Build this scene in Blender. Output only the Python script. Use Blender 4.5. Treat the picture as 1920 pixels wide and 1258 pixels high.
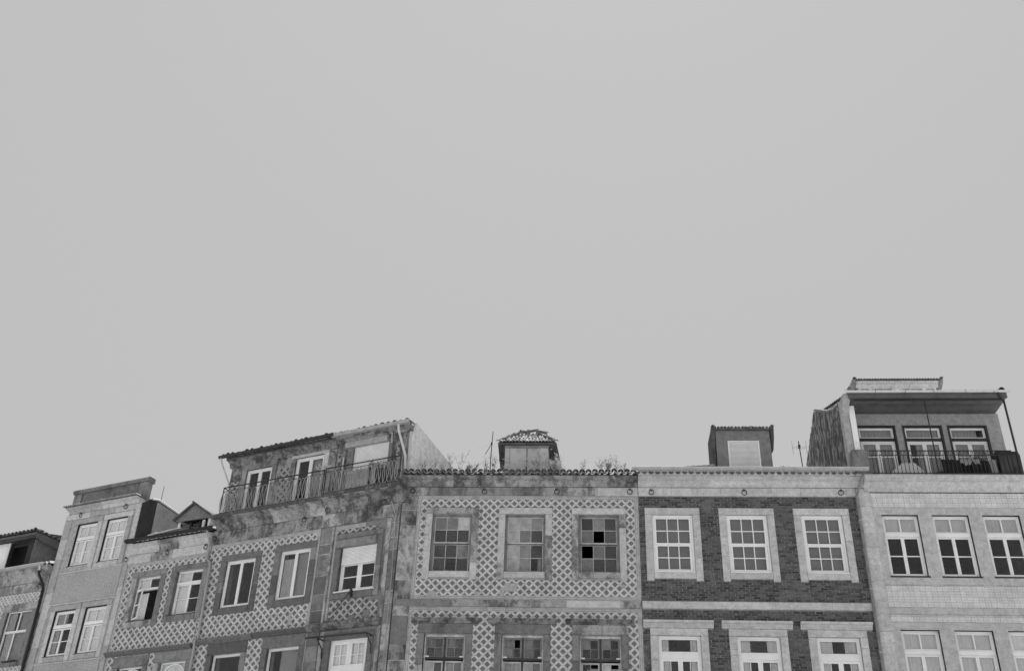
import bpy, bmesh, math, random
from mathutils import Vector, Matrix
RND = random.Random(11)
for o in list(bpy.data.objects): bpy.data.objects.remove(o)
SC = bpy.context.scene
COL = SC.collection

# ------------------------------------------------------------------ camera
PITCH, ROLL, YAW = math.radians(32.0), math.radians(-2.0747), math.radians(-4.6859)
CAMZ = 1.6
cp, sp = math.cos(PITCH), math.sin(PITCH)
fw, rt, dn = Vector((0, cp, sp)), Vector((1, 0, 0)), Vector((0, sp, -cp))
cr, sr = math.cos(ROLL), math.sin(ROLL)
r2, d2 = cr*rt + sr*dn, -sr*rt + cr*dn
yw = Matrix.Rotation(-YAW, 3, 'Z')
r2, d2, fw = yw @ r2, yw @ d2, yw @ fw
cam = bpy.data.cameras.new('camera'); camo = bpy.data.objects.new('camera', cam); COL.objects.link(camo)
cam.sensor_width = 36; cam.sensor_fit = 'HORIZONTAL'; cam.lens = 36*1950/1920; cam.clip_end = 20000; cam.clip_start = .1
camo.matrix_world = Matrix((( r2.x, -d2.x, -fw.x, 0), (r2.y, -d2.y, -fw.y, 0), (r2.z, -d2.z, -fw.z, CAMZ), (0, 0, 0, 1)))
SC.camera = camo

# ------------------------------------------------------------------ sky, sun, exposure (monochrome photograph)
SUN_EL, SUN_AZ = math.radians(66), math.radians(4)      # azimuth from +Y (behind the houses), negative = to the left
W = bpy.data.worlds.new('World'); SC.world = W; W.use_nodes = True
wn = W.node_tree; wn.nodes.clear()
sky = wn.nodes.new('ShaderNodeTexSky'); sky.sky_type = 'NISHITA'; sky.sun_disc = False
sky.sun_elevation = SUN_EL; sky.sun_rotation = SUN_AZ; sky.air_density = 1.0; sky.dust_density = 3.0; sky.ozone_density = 1.0
bw = wn.nodes.new('ShaderNodeRGBToBW'); pw = wn.nodes.new('ShaderNodeMath'); pw.operation = 'POWER'; pw.inputs[1].default_value = .06
mu = wn.nodes.new('ShaderNodeMath'); mu.operation = 'MULTIPLY'; mu.inputs[1].default_value = 2.55
bg = wn.nodes.new('ShaderNodeBackground'); bg.inputs[1].default_value = .12
wo = wn.nodes.new('ShaderNodeOutputWorld')
wn.links.new(sky.outputs[0], bw.inputs[0]); wn.links.new(bw.outputs[0], pw.inputs[0]); wn.links.new(pw.outputs[0], mu.inputs[0])
wn.links.new(mu.outputs[0], bg.inputs[0]); wn.links.new(bg.outputs[0], wo.inputs[0])
sl = bpy.data.lights.new('sun', 'SUN'); sl.energy = 5.0; sl.angle = math.radians(.5); sl.color = (1, 1, 1)
so = bpy.data.objects.new('sun', sl); COL.objects.link(so)
sd = Vector((math.sin(SUN_AZ)*math.cos(SUN_EL), math.cos(SUN_AZ)*math.cos(SUN_EL), math.sin(SUN_EL)))
so.rotation_euler = sd.to_track_quat('Z', 'Y').to_euler(); so.location = (0, 60, 80)
SC.view_settings.view_transform = 'Standard'; SC.view_settings.look = 'None'
SC.view_settings.exposure = 0.66; SC.view_settings.gamma = 1.0

# ------------------------------------------------------------------ node materials (all grey: the photograph is black and white)
MATS = {}
class NB:
    def __init__(s, name):
        s.m = bpy.data.materials.new(name); s.m.use_nodes = True; s.nt = s.m.node_tree; s.nt.nodes.clear()
        s.out = s.nt.nodes.new('ShaderNodeOutputMaterial'); MATS[name] = s.m
    def new(s, t, **k):
        n = s.nt.nodes.new(t)
        for a, b in k.items(): setattr(n, a, b)
        return n
    def set(s, sock, v):
        if isinstance(v, (int, float)): sock.default_value = v
        elif isinstance(v, tuple): sock.default_value = v
        else: s.nt.links.new(v, sock)
    def M(s, op, a, b=0., c=0., clamp=False):
        n = s.new('ShaderNodeMath', operation=op, use_clamp=clamp)
        s.set(n.inputs[0], a); s.set(n.inputs[1], b); s.set(n.inputs[2], c); return n.outputs[0]
    def coord(s, sc=(1, 1, 1), loc=(0, 0, 0)):
        tc = s.new('ShaderNodeTexCoord'); mp = s.new('ShaderNodeMapping')
        s.nt.links.new(tc.outputs['Object'], mp.inputs[0]); mp.inputs['Scale'].default_value = sc; mp.inputs['Location'].default_value = loc
        return mp.outputs[0]
    def pos(s, sc=(1, 1, 1)):
        g = s.new('ShaderNodeNewGeometry'); mp = s.new('ShaderNodeMapping')
        s.nt.links.new(g.outputs['Position'], mp.inputs[0]); mp.inputs['Scale'].default_value = sc
        return mp.outputs[0]
    def noise(s, vec, scale, detail=5, rough=.6, dist=0.):
        n = s.new('ShaderNodeTexNoise'); s.nt.links.new(vec, n.inputs['Vector'])
        n.inputs['Scale'].default_value = scale; n.inputs['Detail'].default_value = detail; n.inputs['Roughness'].default_value = rough
        n.inputs['Distortion'].default_value = dist; return n.outputs[0]
    def ramp(s, fac, a, b, lo=0., hi=1.):      # smooth remap
        n = s.new('ShaderNodeMapRange', interpolation_type='SMOOTHSTEP'); s.set(n.inputs[0], fac)
        n.inputs[1].default_value = a; n.inputs[2].default_value = b; n.inputs[3].default_value = lo; n.inputs[4].default_value = hi
        return n.outputs[0]
    def mix(s, f, a, b):
        return s.M('ADD', s.M('MULTIPLY', a, s.M('SUBTRACT', 1., f)), s.M('MULTIPLY', b, f))
    def rand(s):
        oi = s.new('ShaderNodeObjectInfo'); return oi.outputs['Random']
    def attr(s, name='rnd'):
        a = s.new('ShaderNodeAttribute', attribute_name=name); return a.outputs['Fac']
    def grey(s, v):
        c = s.new('ShaderNodeCombineColor')
        for i in range(3): s.set(c.inputs[i], v)
        return c.outputs[0]
    def done(s, val, rough=.85, bump=None, bstr=.3, bdist=.02, spec=.3, metal=0.):
        p = s.new('ShaderNodeBsdfPrincipled'); s.nt.links.new(s.grey(val), p.inputs['Base Color'])
        s.set(p.inputs['Roughness'], rough); p.inputs['Specular IOR Level'].default_value = spec; p.inputs['Metallic'].default_value = metal
        if bump is not None:
            b = s.new('ShaderNodeBump'); b.inputs['Strength'].default_value = bstr; b.inputs['Distance'].default_value = bdist
            s.nt.links.new(bump, b.inputs['Height']); s.nt.links.new(b.outputs[0], p.inputs['Normal'])
        s.nt.links.new(p.outputs[0], s.out.inputs[0]); return s.m

def stone(name, base, dark, stain=(.5, .72), amt=.8, streak=.35, vary=.25, speck=.3, scale=1.1):
    n = NB(name); v = n.pos()
    big = n.noise(n.pos((1.25, 1.25, .75)), scale, 12, .76, .2); st = n.noise(n.pos((2.6, 2.6, .35)), 1.3, 5, .6)
    fine = n.noise(v, 30, 4, .8); med = n.noise(v, 6, 6, .72)
    f = n.M('MULTIPLY', n.ramp(big, stain[0]+(stain[1]-stain[0])*.1, stain[1]-(stain[1]-stain[0])*.1), amt)
    f = n.M('MAXIMUM', f, n.M('MULTIPLY', n.ramp(st, .56, .75), streak))
    c = n.mix(f, base, dark)
    c = n.M('MULTIPLY', c, n.M('ADD', 1-vary/2, n.M('MULTIPLY', n.rand(), vary)))
    c = n.M('MULTIPLY', c, n.ramp(fine, .28, .72, 1+speck*.55, 1-speck*.6))
    c = n.M('MULTIPLY', c, n.ramp(med, .3, .72, 1.16, .76))
    n.done(c, .9, n.M('ADD', n.M('MULTIPLY', fine, .4), med), .35, .012)
stone('granite_light', .47, .27, (.56, .8), .7, .25, .16, .3)
stone('granite_mid', .36, .10, (.42, .61), .85, .5, .34, .42, 1.6)
stone('granite_dark', .135, .33, (.6, .76), .55, .12, .45, .4)
stone('granite_brown', .21, .085, (.46, .66), .8, .5, .4, .35)
stone('granite_stained', .26, .05, (.40, .62), .92, .7, .35, .5, 2.1)
stone('soot_stone', .07, .24, (.52, .66), .6, .5, .2, .5, 2.4)
stone('plaster_cream', .42, .28, (.55, .8), .5, .15, .05, .22, .7)
stone('plaster_grey', .35, .22, (.5, .75), .6, .3, .05, .25, .9)
stone('plaster_wall', .36, .2, (.5, .7), .7, .3, .05, .25)
stone('plaster_white', .66, .46, (.55, .8), .6, .3, .04, .12, .8)
stone('dormer_grey', .19, .14, (.5, .75), .6, .25, .03, .2, .9)
stone('attic_wall', .30, .23, (.5, .75), .5, .2, .03, .15, .7)
stone('weathered_white', .55, .22, (.45, .68), .8, .4, .1, .3, 2.5)
stone('mortar_light', .55, .4, (.5, .7), .5, 0., .02, .2)
stone('mortar', .22, .13, (.45, .7), .7, .2, .05, .4)
def stained_sheet():
    n = NB('sheet_stained'); a = n.noise(n.pos((1.2, 1.6, .85)), 2.3, 6, .62, .5); b = n.noise(n.pos((2., 3., .6)), 2.6, 5, .6); f = n.noise(n.pos(), 26, 4, .75)
    c = n.mix(n.M('MULTIPLY', n.ramp(a, .40, .52), .92), .235, .05); c = n.mix(n.M('MULTIPLY', n.ramp(b, .55, .68), .7), c, .10); n.done(n.M('MULTIPLY', c, n.ramp(f, .3, .7, 1.15, .8)), .85, f, .3, .01)
stained_sheet()
stone('paving', .46, .36, (.45, .7), .6, 0., .05, .3, .4)
stone('earth', .12, .06, (.45, .65), .8, .1, .2, .5, 4)

def paint(name, base, rough=.5, dirt=.25, vary=.06):
    n = NB(name); v = n.pos(); a = n.noise(v, 3.2, 5, .6); b = n.noise(v, 40, 3, .6)
    c = n.M('MULTIPLY', base, n.ramp(a, .4, .75, 1., 1-dirt)); c = n.M('MULTIPLY', c, n.M('ADD', 1-vary, n.M('MULTIPLY', n.rand(), vary)))
    n.done(c, rough, b, .08, .004)
paint('white_paint', .78, .45, .10); paint('white_plastic', .74, .4, .08); paint('old_paint', .52, .7, .4, .2)
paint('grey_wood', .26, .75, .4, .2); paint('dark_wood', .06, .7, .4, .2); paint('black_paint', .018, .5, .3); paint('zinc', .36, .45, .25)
paint('pipe_grey', .22, .5, .35); paint('dark_metal', .035, .6, .4); paint('rust', .06, .85, .5, .3); paint('light_metal', .55, .45, .2); paint('rail_grey', .32, .6, .4)
paint('blind_grey', .24, .8, .1); paint('curtain_white', .74, .9, .12); paint('curtain_grey', .34, .9, .2); paint('curtain_pale', .58, .9, .15); paint('interior', .10, .95, .2)
paint('soffit', .115, .7, .35, .3); paint('cloth_black', .015, .95, .3); paint('cloth_grey', .25, .95, .3); paint('cloth_white', .5, .9, .15); paint('box_grey', .07, .85, .45)
paint('dark_board', .05, .85, .4, .3)

def shutter_mat(name, base, period):
    n = NB(name); tc = n.new('ShaderNodeTexCoord'); sx = n.new('ShaderNodeSeparateXYZ'); n.nt.links.new(tc.outputs['Object'], sx.inputs[0])
    n.done(n.M('MULTIPLY', base, n.ramp(n.noise(n.pos(), 3, 4, .6), .4, .75, 1., .88)), .5, n.noise(n.pos(), 30, 2, .5), .05, .003)
shutter_mat('slat_white', .80, .05)

def tile_roof(name, lo, hi):
    n = NB(name); v = n.pos(); big = n.noise(v, 2.2, 5, .65); fine = n.noise(v, 26, 4, .7); r = n.M('FRACT', n.M('ADD', n.rand(), n.attr()))
    c = n.mix(n.M('MULTIPLY', n.M('ADD', r, n.ramp(big, .35, .7)), .5), lo, hi)
    c = n.M('MULTIPLY', c, n.ramp(fine, .3, .75, 1.25, .55)); n.done(c, .9, fine, .5, .012)
tile_roof('roof_tile_old', .13, .36); tile_roof('roof_tile_dark', .05, .14); tile_roof('roof_tile_light', .26, .5)

def brick_mat():
    n = NB('brick'); v = n.pos(); big = n.noise(v, .9, 6, .7, .3); fine = n.noise(v, 45, 3, .7)
    r = n.M('FRACT', n.M('ADD', n.rand(), n.attr()))
    c = n.mix(r, .035, .118)
    c = n.mix(n.M('MULTIPLY', n.ramp(big, .50, .68), .75), c, .15)
    c = n.M('MULTIPLY', c, n.M('ADD', .75, n.M('MULTIPLY', fine, .5)))
    n.done(c, .85, fine, .4, .006)
brick_mat()

def azulejo(name, P, dark, light, band=.27, grime=.0):
    """diamond lattice printed on glazed tiles; x and z of the panel in metres"""
    n = NB(name); tc = n.new('ShaderNodeTexCoord'); sx = n.new('ShaderNodeSeparateXYZ'); n.nt.links.new(tc.outputs['Object'], sx.inputs[0])
    x, z = sx.outputs[0], sx.outputs[2]
    a = n.M('FRACT', n.M('MULTIPLY', n.M('ADD', x, z), 1/P)); b = n.M('FRACT', n.M('ADD', n.M('MULTIPLY', n.M('SUBTRACT', x, z), 1/P), 100.))
    da = n.M('ABSOLUTE', n.M('SUBTRACT', a, .5)); db = n.M('ABSOLUTE', n.M('SUBTRACT', b, .5))
    mx = n.M('MAXIMUM', da, db); mn = n.M('MINIMUM', da, db)
    # scalloped diamond: the edge moves in at its middle and at its corners
    wob = n.M('MULTIPLY', n.M('COSINE', n.M('MULTIPLY', mn, 2*math.pi/.16)), .012)
    white = n.ramp(n.M('ADD', mx, wob), band-.018, band+.018)
    dot = n.M('MULTIPLY', n.ramp(mn, .45, .465), .8)                       # dark knot where two bands cross
    line = n.M('MULTIPLY', n.ramp(n.M('ABSOLUTE', n.M('SUBTRACT', mx, .5)), .0, .02, .22, 0.), n.ramp(mn, .1, .2, 1., .2))
    petal = n.ramp(n.M('ADD', n.M('MULTIPLY', da, da), n.M('MULTIPLY', db, db)), .003, .009, .16, 0.)
    cross = n.ramp(mn, .012, .03, .10, 0.)
    dk = n.mix(n.M('MAXIMUM', petal, cross), dark, light)
    dash = n.M('MULTIPLY', n.ramp(n.M('ABSOLUTE', n.M('SUBTRACT', mx, .405)), .012, .022, .22, 0.), n.ramp(n.M('COSINE', n.M('MULTIPLY', mn, 2*math.pi/.125)), -.2, .3))
    lt = n.mix(n.M('MAXIMUM', n.M('MAXIMUM', dot, line), dash), light, dark)
    c = n.mix(white, dk, lt)
    r = n.attr(); c = n.M('MULTIPLY', c, n.M('ADD', .84, n.M('MULTIPLY', r, .24))); c = n.M('MULTIPLY', c, n.ramp(r, .955, .965, 1., .72))
    g = n.noise(n.pos(), 1.5, 6, .68); g2 = n.noise(n.pos((3, 3, .6)), 2.0, 5, .6)
    c = n.M('MULTIPLY', c, n.ramp(g, .48, .74, 1., .80-grime)); c = n.M('MULTIPLY', c, n.ramp(g2, .5, .75, 1., .86-grime))
    n.done(c, .32, n.noise(n.pos(), 9, 3, .5), .06, .01, .4)
azulejo('azulejo', .279, .135, .52, .325); azulejo('azulejo_dirty', .279, .085, .38, .32, .22); azulejo('azulejo_scale', .20, .27, .56, .33)

def border_mat():
    n = NB('azulejo_border'); uv = n.new('ShaderNodeUVMap'); sx = n.new('ShaderNodeSeparateXYZ'); n.nt.links.new(uv.outputs[0], sx.inputs[0])
    u, v = sx.outputs[0], sx.outputs[1]
    w = n.M('ADD', .5, n.M('MULTIPLY', n.M('SINE', n.M('MULTIPLY', u, 4*math.pi)), .17))
    wave = n.ramp(n.M('ABSOLUTE', n.M('SUBTRACT', v, w)), .06, .12, 1., 0.)
    edge = n.ramp(n.M('ABSOLUTE', n.M('SUBTRACT', v, .5)), .39, .42)
    fleck = n.ramp(n.noise(n.pos(), 34, 2, .5), .44, .56, .0, .55)
    c = n.mix(n.M('MAXIMUM', wave, edge), n.mix(fleck, .20, .42), .56)
    c = n.M('MULTIPLY', c, n.M('ADD', .85, n.M('MULTIPLY', n.attr(), .22))); c = n.M('MULTIPLY', c, n.ramp(n.noise(n.pos(), 1.7, 6, .68), .48, .74, 1., .78))
    n.done(c, .35, n.noise(n.pos(), 9, 3, .5), .05, .01, .4)
border_mat()
def cream_tile():
    n = NB('tile_cream'); c = n.M('MULTIPLY', .6, n.M('ADD', .9, n.M('MULTIPLY', n.attr(), .14)))
    c = n.M('MULTIPLY', c, n.ramp(n.noise(n.pos(), 1.4, 6, .68), .45, .75, 1., .82)); n.done(c, .3, None, spec=.45)
cream_tile()
def small_tile():
    n = NB('cladding_grid'); tc = n.new('ShaderNodeTexCoord'); sx = n.new('ShaderNodeSeparateXYZ'); n.nt.links.new(tc.outputs['Object'], sx.inputs[0])
    fx = n.M('ABSOLUTE', n.M('SUBTRACT', n.M('FRACT', n.M('MULTIPLY', sx.outputs[0], 1/.13)), .5)); fz = n.M('ABSOLUTE', n.M('SUBTRACT', n.M('FRACT', n.M('MULTIPLY', sx.outputs[2], 1/.075)), .5))
    j = n.ramp(n.M('MAXIMUM', fx, fz), .40, .46); w = n.new('ShaderNodeTexWhiteNoise')
    c = n.mix(j, .37, .27); c = n.M('MULTIPLY', c, n.ramp(n.noise(n.pos(), 14, 3, .6), .3, .7, 1.15, .85)); c = n.M('MULTIPLY', c, n.ramp(n.noise(n.pos(), .8, 5, .6), .45, .7, 1., .85))
    n.done(c, .6, n.M('SUBTRACT', 1., j), .25, .006)
small_tile()

def glass(name, dirt, dlev, tint=.97):
    n = NB(name); lw = n.new('ShaderNodeLayerWeight'); lw.inputs[0].default_value = .5
    fr = n.M('ADD', .04, n.M('MULTIPLY', n.M('POWER', lw.outputs['Facing'], 5.), .9))
    tr = n.new('ShaderNodeBsdfTransparent'); tr.inputs[0].default_value = (tint, tint, tint, 1)
    gl = n.new('ShaderNodeBsdfGlossy'); gl.inputs[0].default_value = (.9, .9, .9, 1); gl.inputs['Roughness'].default_value = .03
    bp = n.new('ShaderNodeBump'); bp.inputs['Strength'].default_value = .04; bp.inputs['Distance'].default_value = .01
    n.nt.links.new(n.noise(n.pos(), 2.5, 2, .5), bp.inputs['Height']); n.nt.links.new(bp.outputs[0], gl.inputs['Normal'])
    m1 = n.new('ShaderNodeMixShader'); n.nt.links.new(n.M('MULTIPLY', fr, .75, clamp=True), m1.inputs[0])
    n.nt.links.new(tr.outputs[0], m1.inputs[1]); n.nt.links.new(gl.outputs[0], m1.inputs[2])
    df = n.new('ShaderNodeBsdfDiffuse'); n.nt.links.new(n.grey(n.M('MULTIPLY', dlev, n.M('ADD', .75, n.M('MULTIPLY', n.rand(), .5)))), df.inputs[0])
    m2 = n.new('ShaderNodeMixShader'); d = n.M('MULTIPLY', n.ramp(n.noise(n.pos(), 2.6, 5, .65), .25, .75, .6, 1.3), dirt)
    n.nt.links.new(n.M('MINIMUM', d, 1.), m2.inputs[0]); n.nt.links.new(m1.outputs[0], m2.inputs[1]); n.nt.links.new(df.outputs[0], m2.inputs[2])
    n.nt.links.new(m2.outputs[0], n.out.inputs[0])
glass('glass_clean', .02, .3); glass('glass_dusty', .42, .135, .9); glass('glass_pale', .92, .42, .9); glass('glass_mist', .8, .24, .9); glass('glass_grey', .10, .2, .93); glass('glass_dim', .03, .2, .93)

def leafmat(name, lo, hi):
    n = NB(name); n.done(n.mix(n.M('FRACT', n.M('ADD', n.rand(), n.attr())), lo, hi), .7)
leafmat('leaf_pale', .45, .8); leafmat('leaf_dark', .07, .22); leafmat('stem', .10, .22); leafmat('umbel', .4, .6)

# ------------------------------------------------------------------ mesh helpers
class MB:
    def __init__(s): s.v = []; s.f = []; s.r = []; s.uv = []
    def add(s, vs, fs, r=None, uv=None):
        k = len(s.v); s.v += [tuple(p) for p in vs]; s.f += [tuple(i+k for i in q) for q in fs]
        s.r += [0. if r is None else r]*len(fs); s.uv += (uv if uv else [None]*len(fs))
    def box(s, u0, u1, o0, o1, z0, z1, ch=0., r=None):
        """o0 is the street side; ch chamfers the street-side edges"""
        if ch <= 0:
            s.add([(u0,o0,z0),(u1,o0,z0),(u1,o0,z1),(u0,o0,z1),(u0,o1,z0),(u1,o1,z0),(u1,o1,z1),(u0,o1,z1)],
                  [(0,1,2,3),(5,4,7,6),(1,5,6,2),(4,0,3,7),(3,2,6,7),(4,5,1,0)], r)
        else:
            c = min(ch, (u1-u0)*.3, (z1-z0)*.3)
            s.add([(u0+c,o0,z0+c),(u1-c,o0,z0+c),(u1-c,o0,z1-c),(u0+c,o0,z1-c),(u0,o0+c,z0),(u1,o0+c,z0),(u1,o0+c,z1),(u0,o0+c,z1),(u0,o1,z0),(u1,o1,z0),(u1,o1,z1),(u0,o1,z1)],
                  [(0,1,2,3),(0,4,5,1),(1,5,6,2),(2,6,7,3),(3,7,4,0),(4,8,9,5),(5,9,10,6),(6,10,11,7),(7,11,8,4),(9,8,11,10)], r)
        return s
    def prism(s, prof, u0, u1):
        """profile of (o, z) swept along u"""
        n = len(prof); s.add([(u0, o, z) for o, z in prof]+[(u1, o, z) for o, z in prof],
            [(i, (i+1) % n, n+(i+1) % n, n+i) for i in range(n)]+[tuple(range(n))[::-1], tuple(range(n, 2*n))]); return s
    def slab(s, poly, u0, u1): return s.prism(poly, u0, u1)
    def face_slab(s, poly, o0, o1):
        """polygon of (u, z) given depth"""
        n = len(poly); s.add([(u, o0, z) for u, z in poly]+[(u, o1, z) for u, z in poly],
            [(i, (i+1) % n, n+(i+1) % n, n+i) for i in range(n)]+[tuple(range(n))[::-1], tuple(range(n, 2*n))]); return s
    def tube(s, pts, r, n=6, r1=None, closed=False):
        pts = [Vector(p) for p in pts]; m = len(pts); vs = []; fs = []
        for i, p in enumerate(pts):
            if closed: t = pts[(i+1) % m]-pts[i-1]
            else: t = pts[min(i+1, m-1)]-pts[max(i-1, 0)]
            t.normalize(); a = Vector((0, 0, 1)) if abs(t.z) < .9 else Vector((1, 0, 0)); e = t.cross(a).normalized(); g = t.cross(e)
            rr = r if r1 is None else r+(r1-r)*i/(m-1)
            for k in range(n): w = 2*math.pi*k/n; vs.append(p+e*math.cos(w)*rr+g*math.sin(w)*rr)
        for i in range(m if closed else m-1):
            j = (i+1) % m
            for k in range(n): fs.append((i*n+k, i*n+(k+1) % n, j*n+(k+1) % n, j*n+k))
        if not closed: fs += [tuple(range(n)), tuple(range((m-1)*n, m*n))[::-1]]
        s.add(vs, fs); return s
    def wall(s, u0, u1, z0, z1, holes, o0, o1):
        us = sorted({u0, u1, *[min(max(h[i], u0), u1) for h in holes for i in (0, 1)]}); zs = sorted({z0, z1, *[min(max(h[i], z0), z1) for h in holes for i in (2, 3)]})
        nu, nz = len(us)-1, len(zs)-1
        def solid(i, j):
            if not (0 <= i < nu and 0 <= j < nz): return False
            u, z = (us[i]+us[i+1])/2, (zs[j]+zs[j+1])/2
            return not any(h[0] < u < h[1] and h[2] < z < h[3] for h in holes)
        for i in range(nu):
            for j in range(nz):
                if not solid(i, j): continue
                a, b, c, d = us[i], us[i+1], zs[j], zs[j+1]
                s.add([(a,o0,c),(b,o0,c),(b,o0,d),(a,o0,d)], [(0,1,2,3)]); s.add([(a,o1,c),(b,o1,c),(b,o1,d),(a,o1,d)], [(3,2,1,0)])
                if not solid(i-1, j): s.add([(a,o0,c),(a,o0,d),(a,o1,d),(a,o1,c)], [(0,1,2,3)])
                if not solid(i+1, j): s.add([(b,o0,c),(b,o0,d),(b,o1,d),(b,o1,c)], [(3,2,1,0)])
                if not solid(i, j-1): s.add([(a,o0,c),(b,o0,c),(b,o1,c),(a,o1,c)], [(3,2,1,0)])
                if not solid(i, j+1): s.add([(a,o0,d),(b,o0,d),(b,o1,d),(a,o1,d)], [(0,1,2,3)])
        return s
    def mesh(s, name, mat, off=(0, 0, 0), smooth=False, recalc=True):
        me = bpy.data.meshes.new(name); me.from_pydata([(p[0]-off[0], p[1]-off[1], p[2]-off[2]) for p in s.v], [], s.f)
        if any(s.r): 
            at = me.attributes.new('rnd', 'FLOAT', 'FACE'); at.data.foreach_set('value', s.r)
        if any(q is not None for q in s.uv):
            ul = me.uv_layers.new(name='UVMap'); k = 0
            for poly, q in zip(me.polygons, s.uv):
                for i in range(poly.loop_total): ul.data[k].uv = q[i] if q else (.5, .5); k += 1
        if recalc:
            bm = bmesh.new(); bm.from_mesh(me); bmesh.ops.remove_doubles(bm, verts=bm.verts, dist=1e-5) if not any(s.r) and len(s.v) < 400 else None
            bmesh.ops.recalc_face_normals(bm, faces=bm.faces); bm.to_mesh(me); bm.free()
        me.materials.append(MATS[mat])
        if smooth:
            for p in me.polygons: p.use_smooth = True
        return me

def link(name, data, parent=None, **props):
    o = bpy.data.objects.new(name, data); COL.objects.link(o)
    if parent is not None: o.parent = parent
    for k, v in props.items(): o[k] = v
    return o

# ------------------------------------------------------------------ the two rows of houses
DIST = 32.9637                                   # right row: plane y = DIST
COR = Vector((-6.28705, 32.96366)); TURN = math.radians(21.2826)
DU = Vector((math.cos(TURN), -math.sin(TURN))); NN = Vector((math.sin(TURN), math.cos(TURN)))

class House:
    def __init__(s, row, u0, u1, label):
        s.row = row; s.u0, s.u1 = u0, u1; s.uc = uc = (u0+u1)/2
        e = bpy.data.objects.new('townhouse', None); COL.objects.link(e); e.empty_display_size = .5
        if row == 'R': e.location = (uc, DIST, 0)
        else:
            p = COR+DU*uc; e.location = (p.x, p.y, 0); e.rotation_euler = (0, 0, -TURN)
        e['label'] = label; e['category'] = 'house'; s.e = e
    def A(s, u, z, off):
        """true (u, z) at depth off of what was measured in the facade plane"""
        if s.row == 'R':
            k = (DIST+off)/DIST; return u*k, CAMZ+(z-CAMZ)*k
        k = 1+off/(COR.dot(NN)); p = (COR+DU*u)*k; return (p-COR).dot(DU), CAMZ+(z-CAMZ)*k
    def AU(s, u, z, off): return s.A(u, z, off)[0]
    def AZ(s, z, off, u=0): return s.A(u, z, off)[1]
    def part(s, name, mb, mat, parent=None, smooth=False, **props):
        if isinstance(mb, tuple): mb = MB().box(*mb)
        return link(name, mb.mesh(name, mat, (s.uc, 0, 0), smooth), parent or s.e, **props)
    def world(s, u, o, z):
        return s.e.matrix_basis @ Vector((u-s.uc, o, z)) if False else Matrix.Translation(s.e.location) @ Matrix.Rotation(s.e.rotation_euler.z, 4, 'Z') @ Vector((u-s.uc, o, z))
    def at(s, name, me, u, o, z, parent=None, rot=(0, 0, 0), **props):
        ob = link(name, me, parent or s.e, **props); ob.location = (u-s.uc, o, z); ob.rotation_euler = rot; return ob

def shell(h, front_mb, mat, depth=8., top=16.4, ridge=1.4, roofmat='roof_tile_old', eo=0.):
    """front wall, party walls, back wall and ceiling: a closed dark inside"""
    w = h.part('wall', front_mb, mat)
    h.part('side_wall', MB().box(h.u0+.01, h.u0+.2, .46, depth, 0, top), 'plaster_wall'); h.part('side_wall', MB().box(h.u1-.2, h.u1-.01, .46, depth, 0, top), 'plaster_wall')
    h.part('back_wall', MB().box(h.u0+.21, h.u1-.21, depth-.2, depth, 0, top), 'plaster_wall')
    h.part('ceiling', MB().box(h.u0+.21, h.u1-.21, .46, depth-.21, top-.25, top-.05), 'interior')
    return w

def stones(h, name, u0, u1, o0, o1, z0, z1, mat, lo=.7, hi=1.5, ch=.012, joint=.006, parent=None, prof=None, mats=None):
    bed(h, u0, u1, o0+.014, z0, z1, prof)
    u = u0
    while u < u1-1e-4:
        w = RND.uniform(lo, hi); e = u+w
        if u1-e < lo*.6: e = u1
        d = RND.uniform(-.006, .006); m = RND.choice(mats) if mats else mat
        mb = MB()
        if prof: mb.prism([(o+d, z) for o, z in prof], u+joint/2, e-joint/2)
        else: mb.box(u+joint/2, e-joint/2, o0+d, o1, z0, z1, ch)
        h.part(name, mb, m, parent); u = e

def bed(h, u0, u1, o, z0, z1, prof=None):
    mb = MB()
    if prof: mb.prism([(q+.009, z) for q, z in prof], u0+.004, u1-.004)
    else: mb.box(u0+.004, u1-.004, o, .28, z0+.004, z1-.004)
    h.part('mortar_bed', mb, 'mortar_light')
def quoins(h, u0, u1, o0, o1, z0, z1, mat, lo=.45, hi=.8, mats=None, name='quoin'):
    bed(h, u0, u1, o0+.014, z0, z1)
    z = z1
    while z > z0+1e-4:
        e = z-RND.uniform(lo, hi)
        if e-z0 < lo*.6: e = z0
        h.part(name, MB().box(u0, u1, o0+RND.uniform(-.008, .008), o1, e+.004, z-.004, .015), RND.choice(mats) if mats else mat); z = e

def surround(h, u0, u1, z0, z1, jw, lin, sil, mat, proud=.05, ears=0., split=1, mats=None, inner=.3, sill_name='sill'):
    """stone frame round the opening (u0,u1,z0,z1)"""
    pk = lambda: RND.choice(mats) if mats else mat
    if lin: h.part('lintel', MB().box(u0-jw, u1+jw, -proud, inner, z1+.002, z1+lin, .014), pk())
    zb = z0-sil-ears
    for a, b in ((u0-jw, u0), (u1, u1+jw)):
        zs = [zb]+sorted(RND.uniform(zb+.4, z1-.3) for _ in range(split-1))+[z1-.002]
        for i in range(len(zs)-1): h.part('jamb', MB().box(a, b, -proud+RND.uniform(-.004, .004), inner, zs[i]+.003, zs[i+1]-.003, .014), pk())
    if sil: h.part(sill_name, MB().box(u0+.003, u1-.003, -proud-.012, inner, z0-sil, z0-.002, .014), pk())

def fold(u0, u1, o, z0, z1, amp=.02, per=.11):
    mb = MB(); n = max(6, int((u1-u0)/per*6)); vs = []; ph = RND.random()*6
    for i in range(n+1):
        u = u0+(u1-u0)*i/n; y = o+amp*math.sin(ph+2*math.pi*(u-u0)/per)+amp*.5*math.sin(ph*2+2*math.pi*(u-u0)/per*.37)
        vs += [(u, y, z0), (u, y, z1)]
    mb.add(vs, [(2*i, 2*i+2, 2*i+3, 2*i+1) for i in range(n)]); return mb

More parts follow.
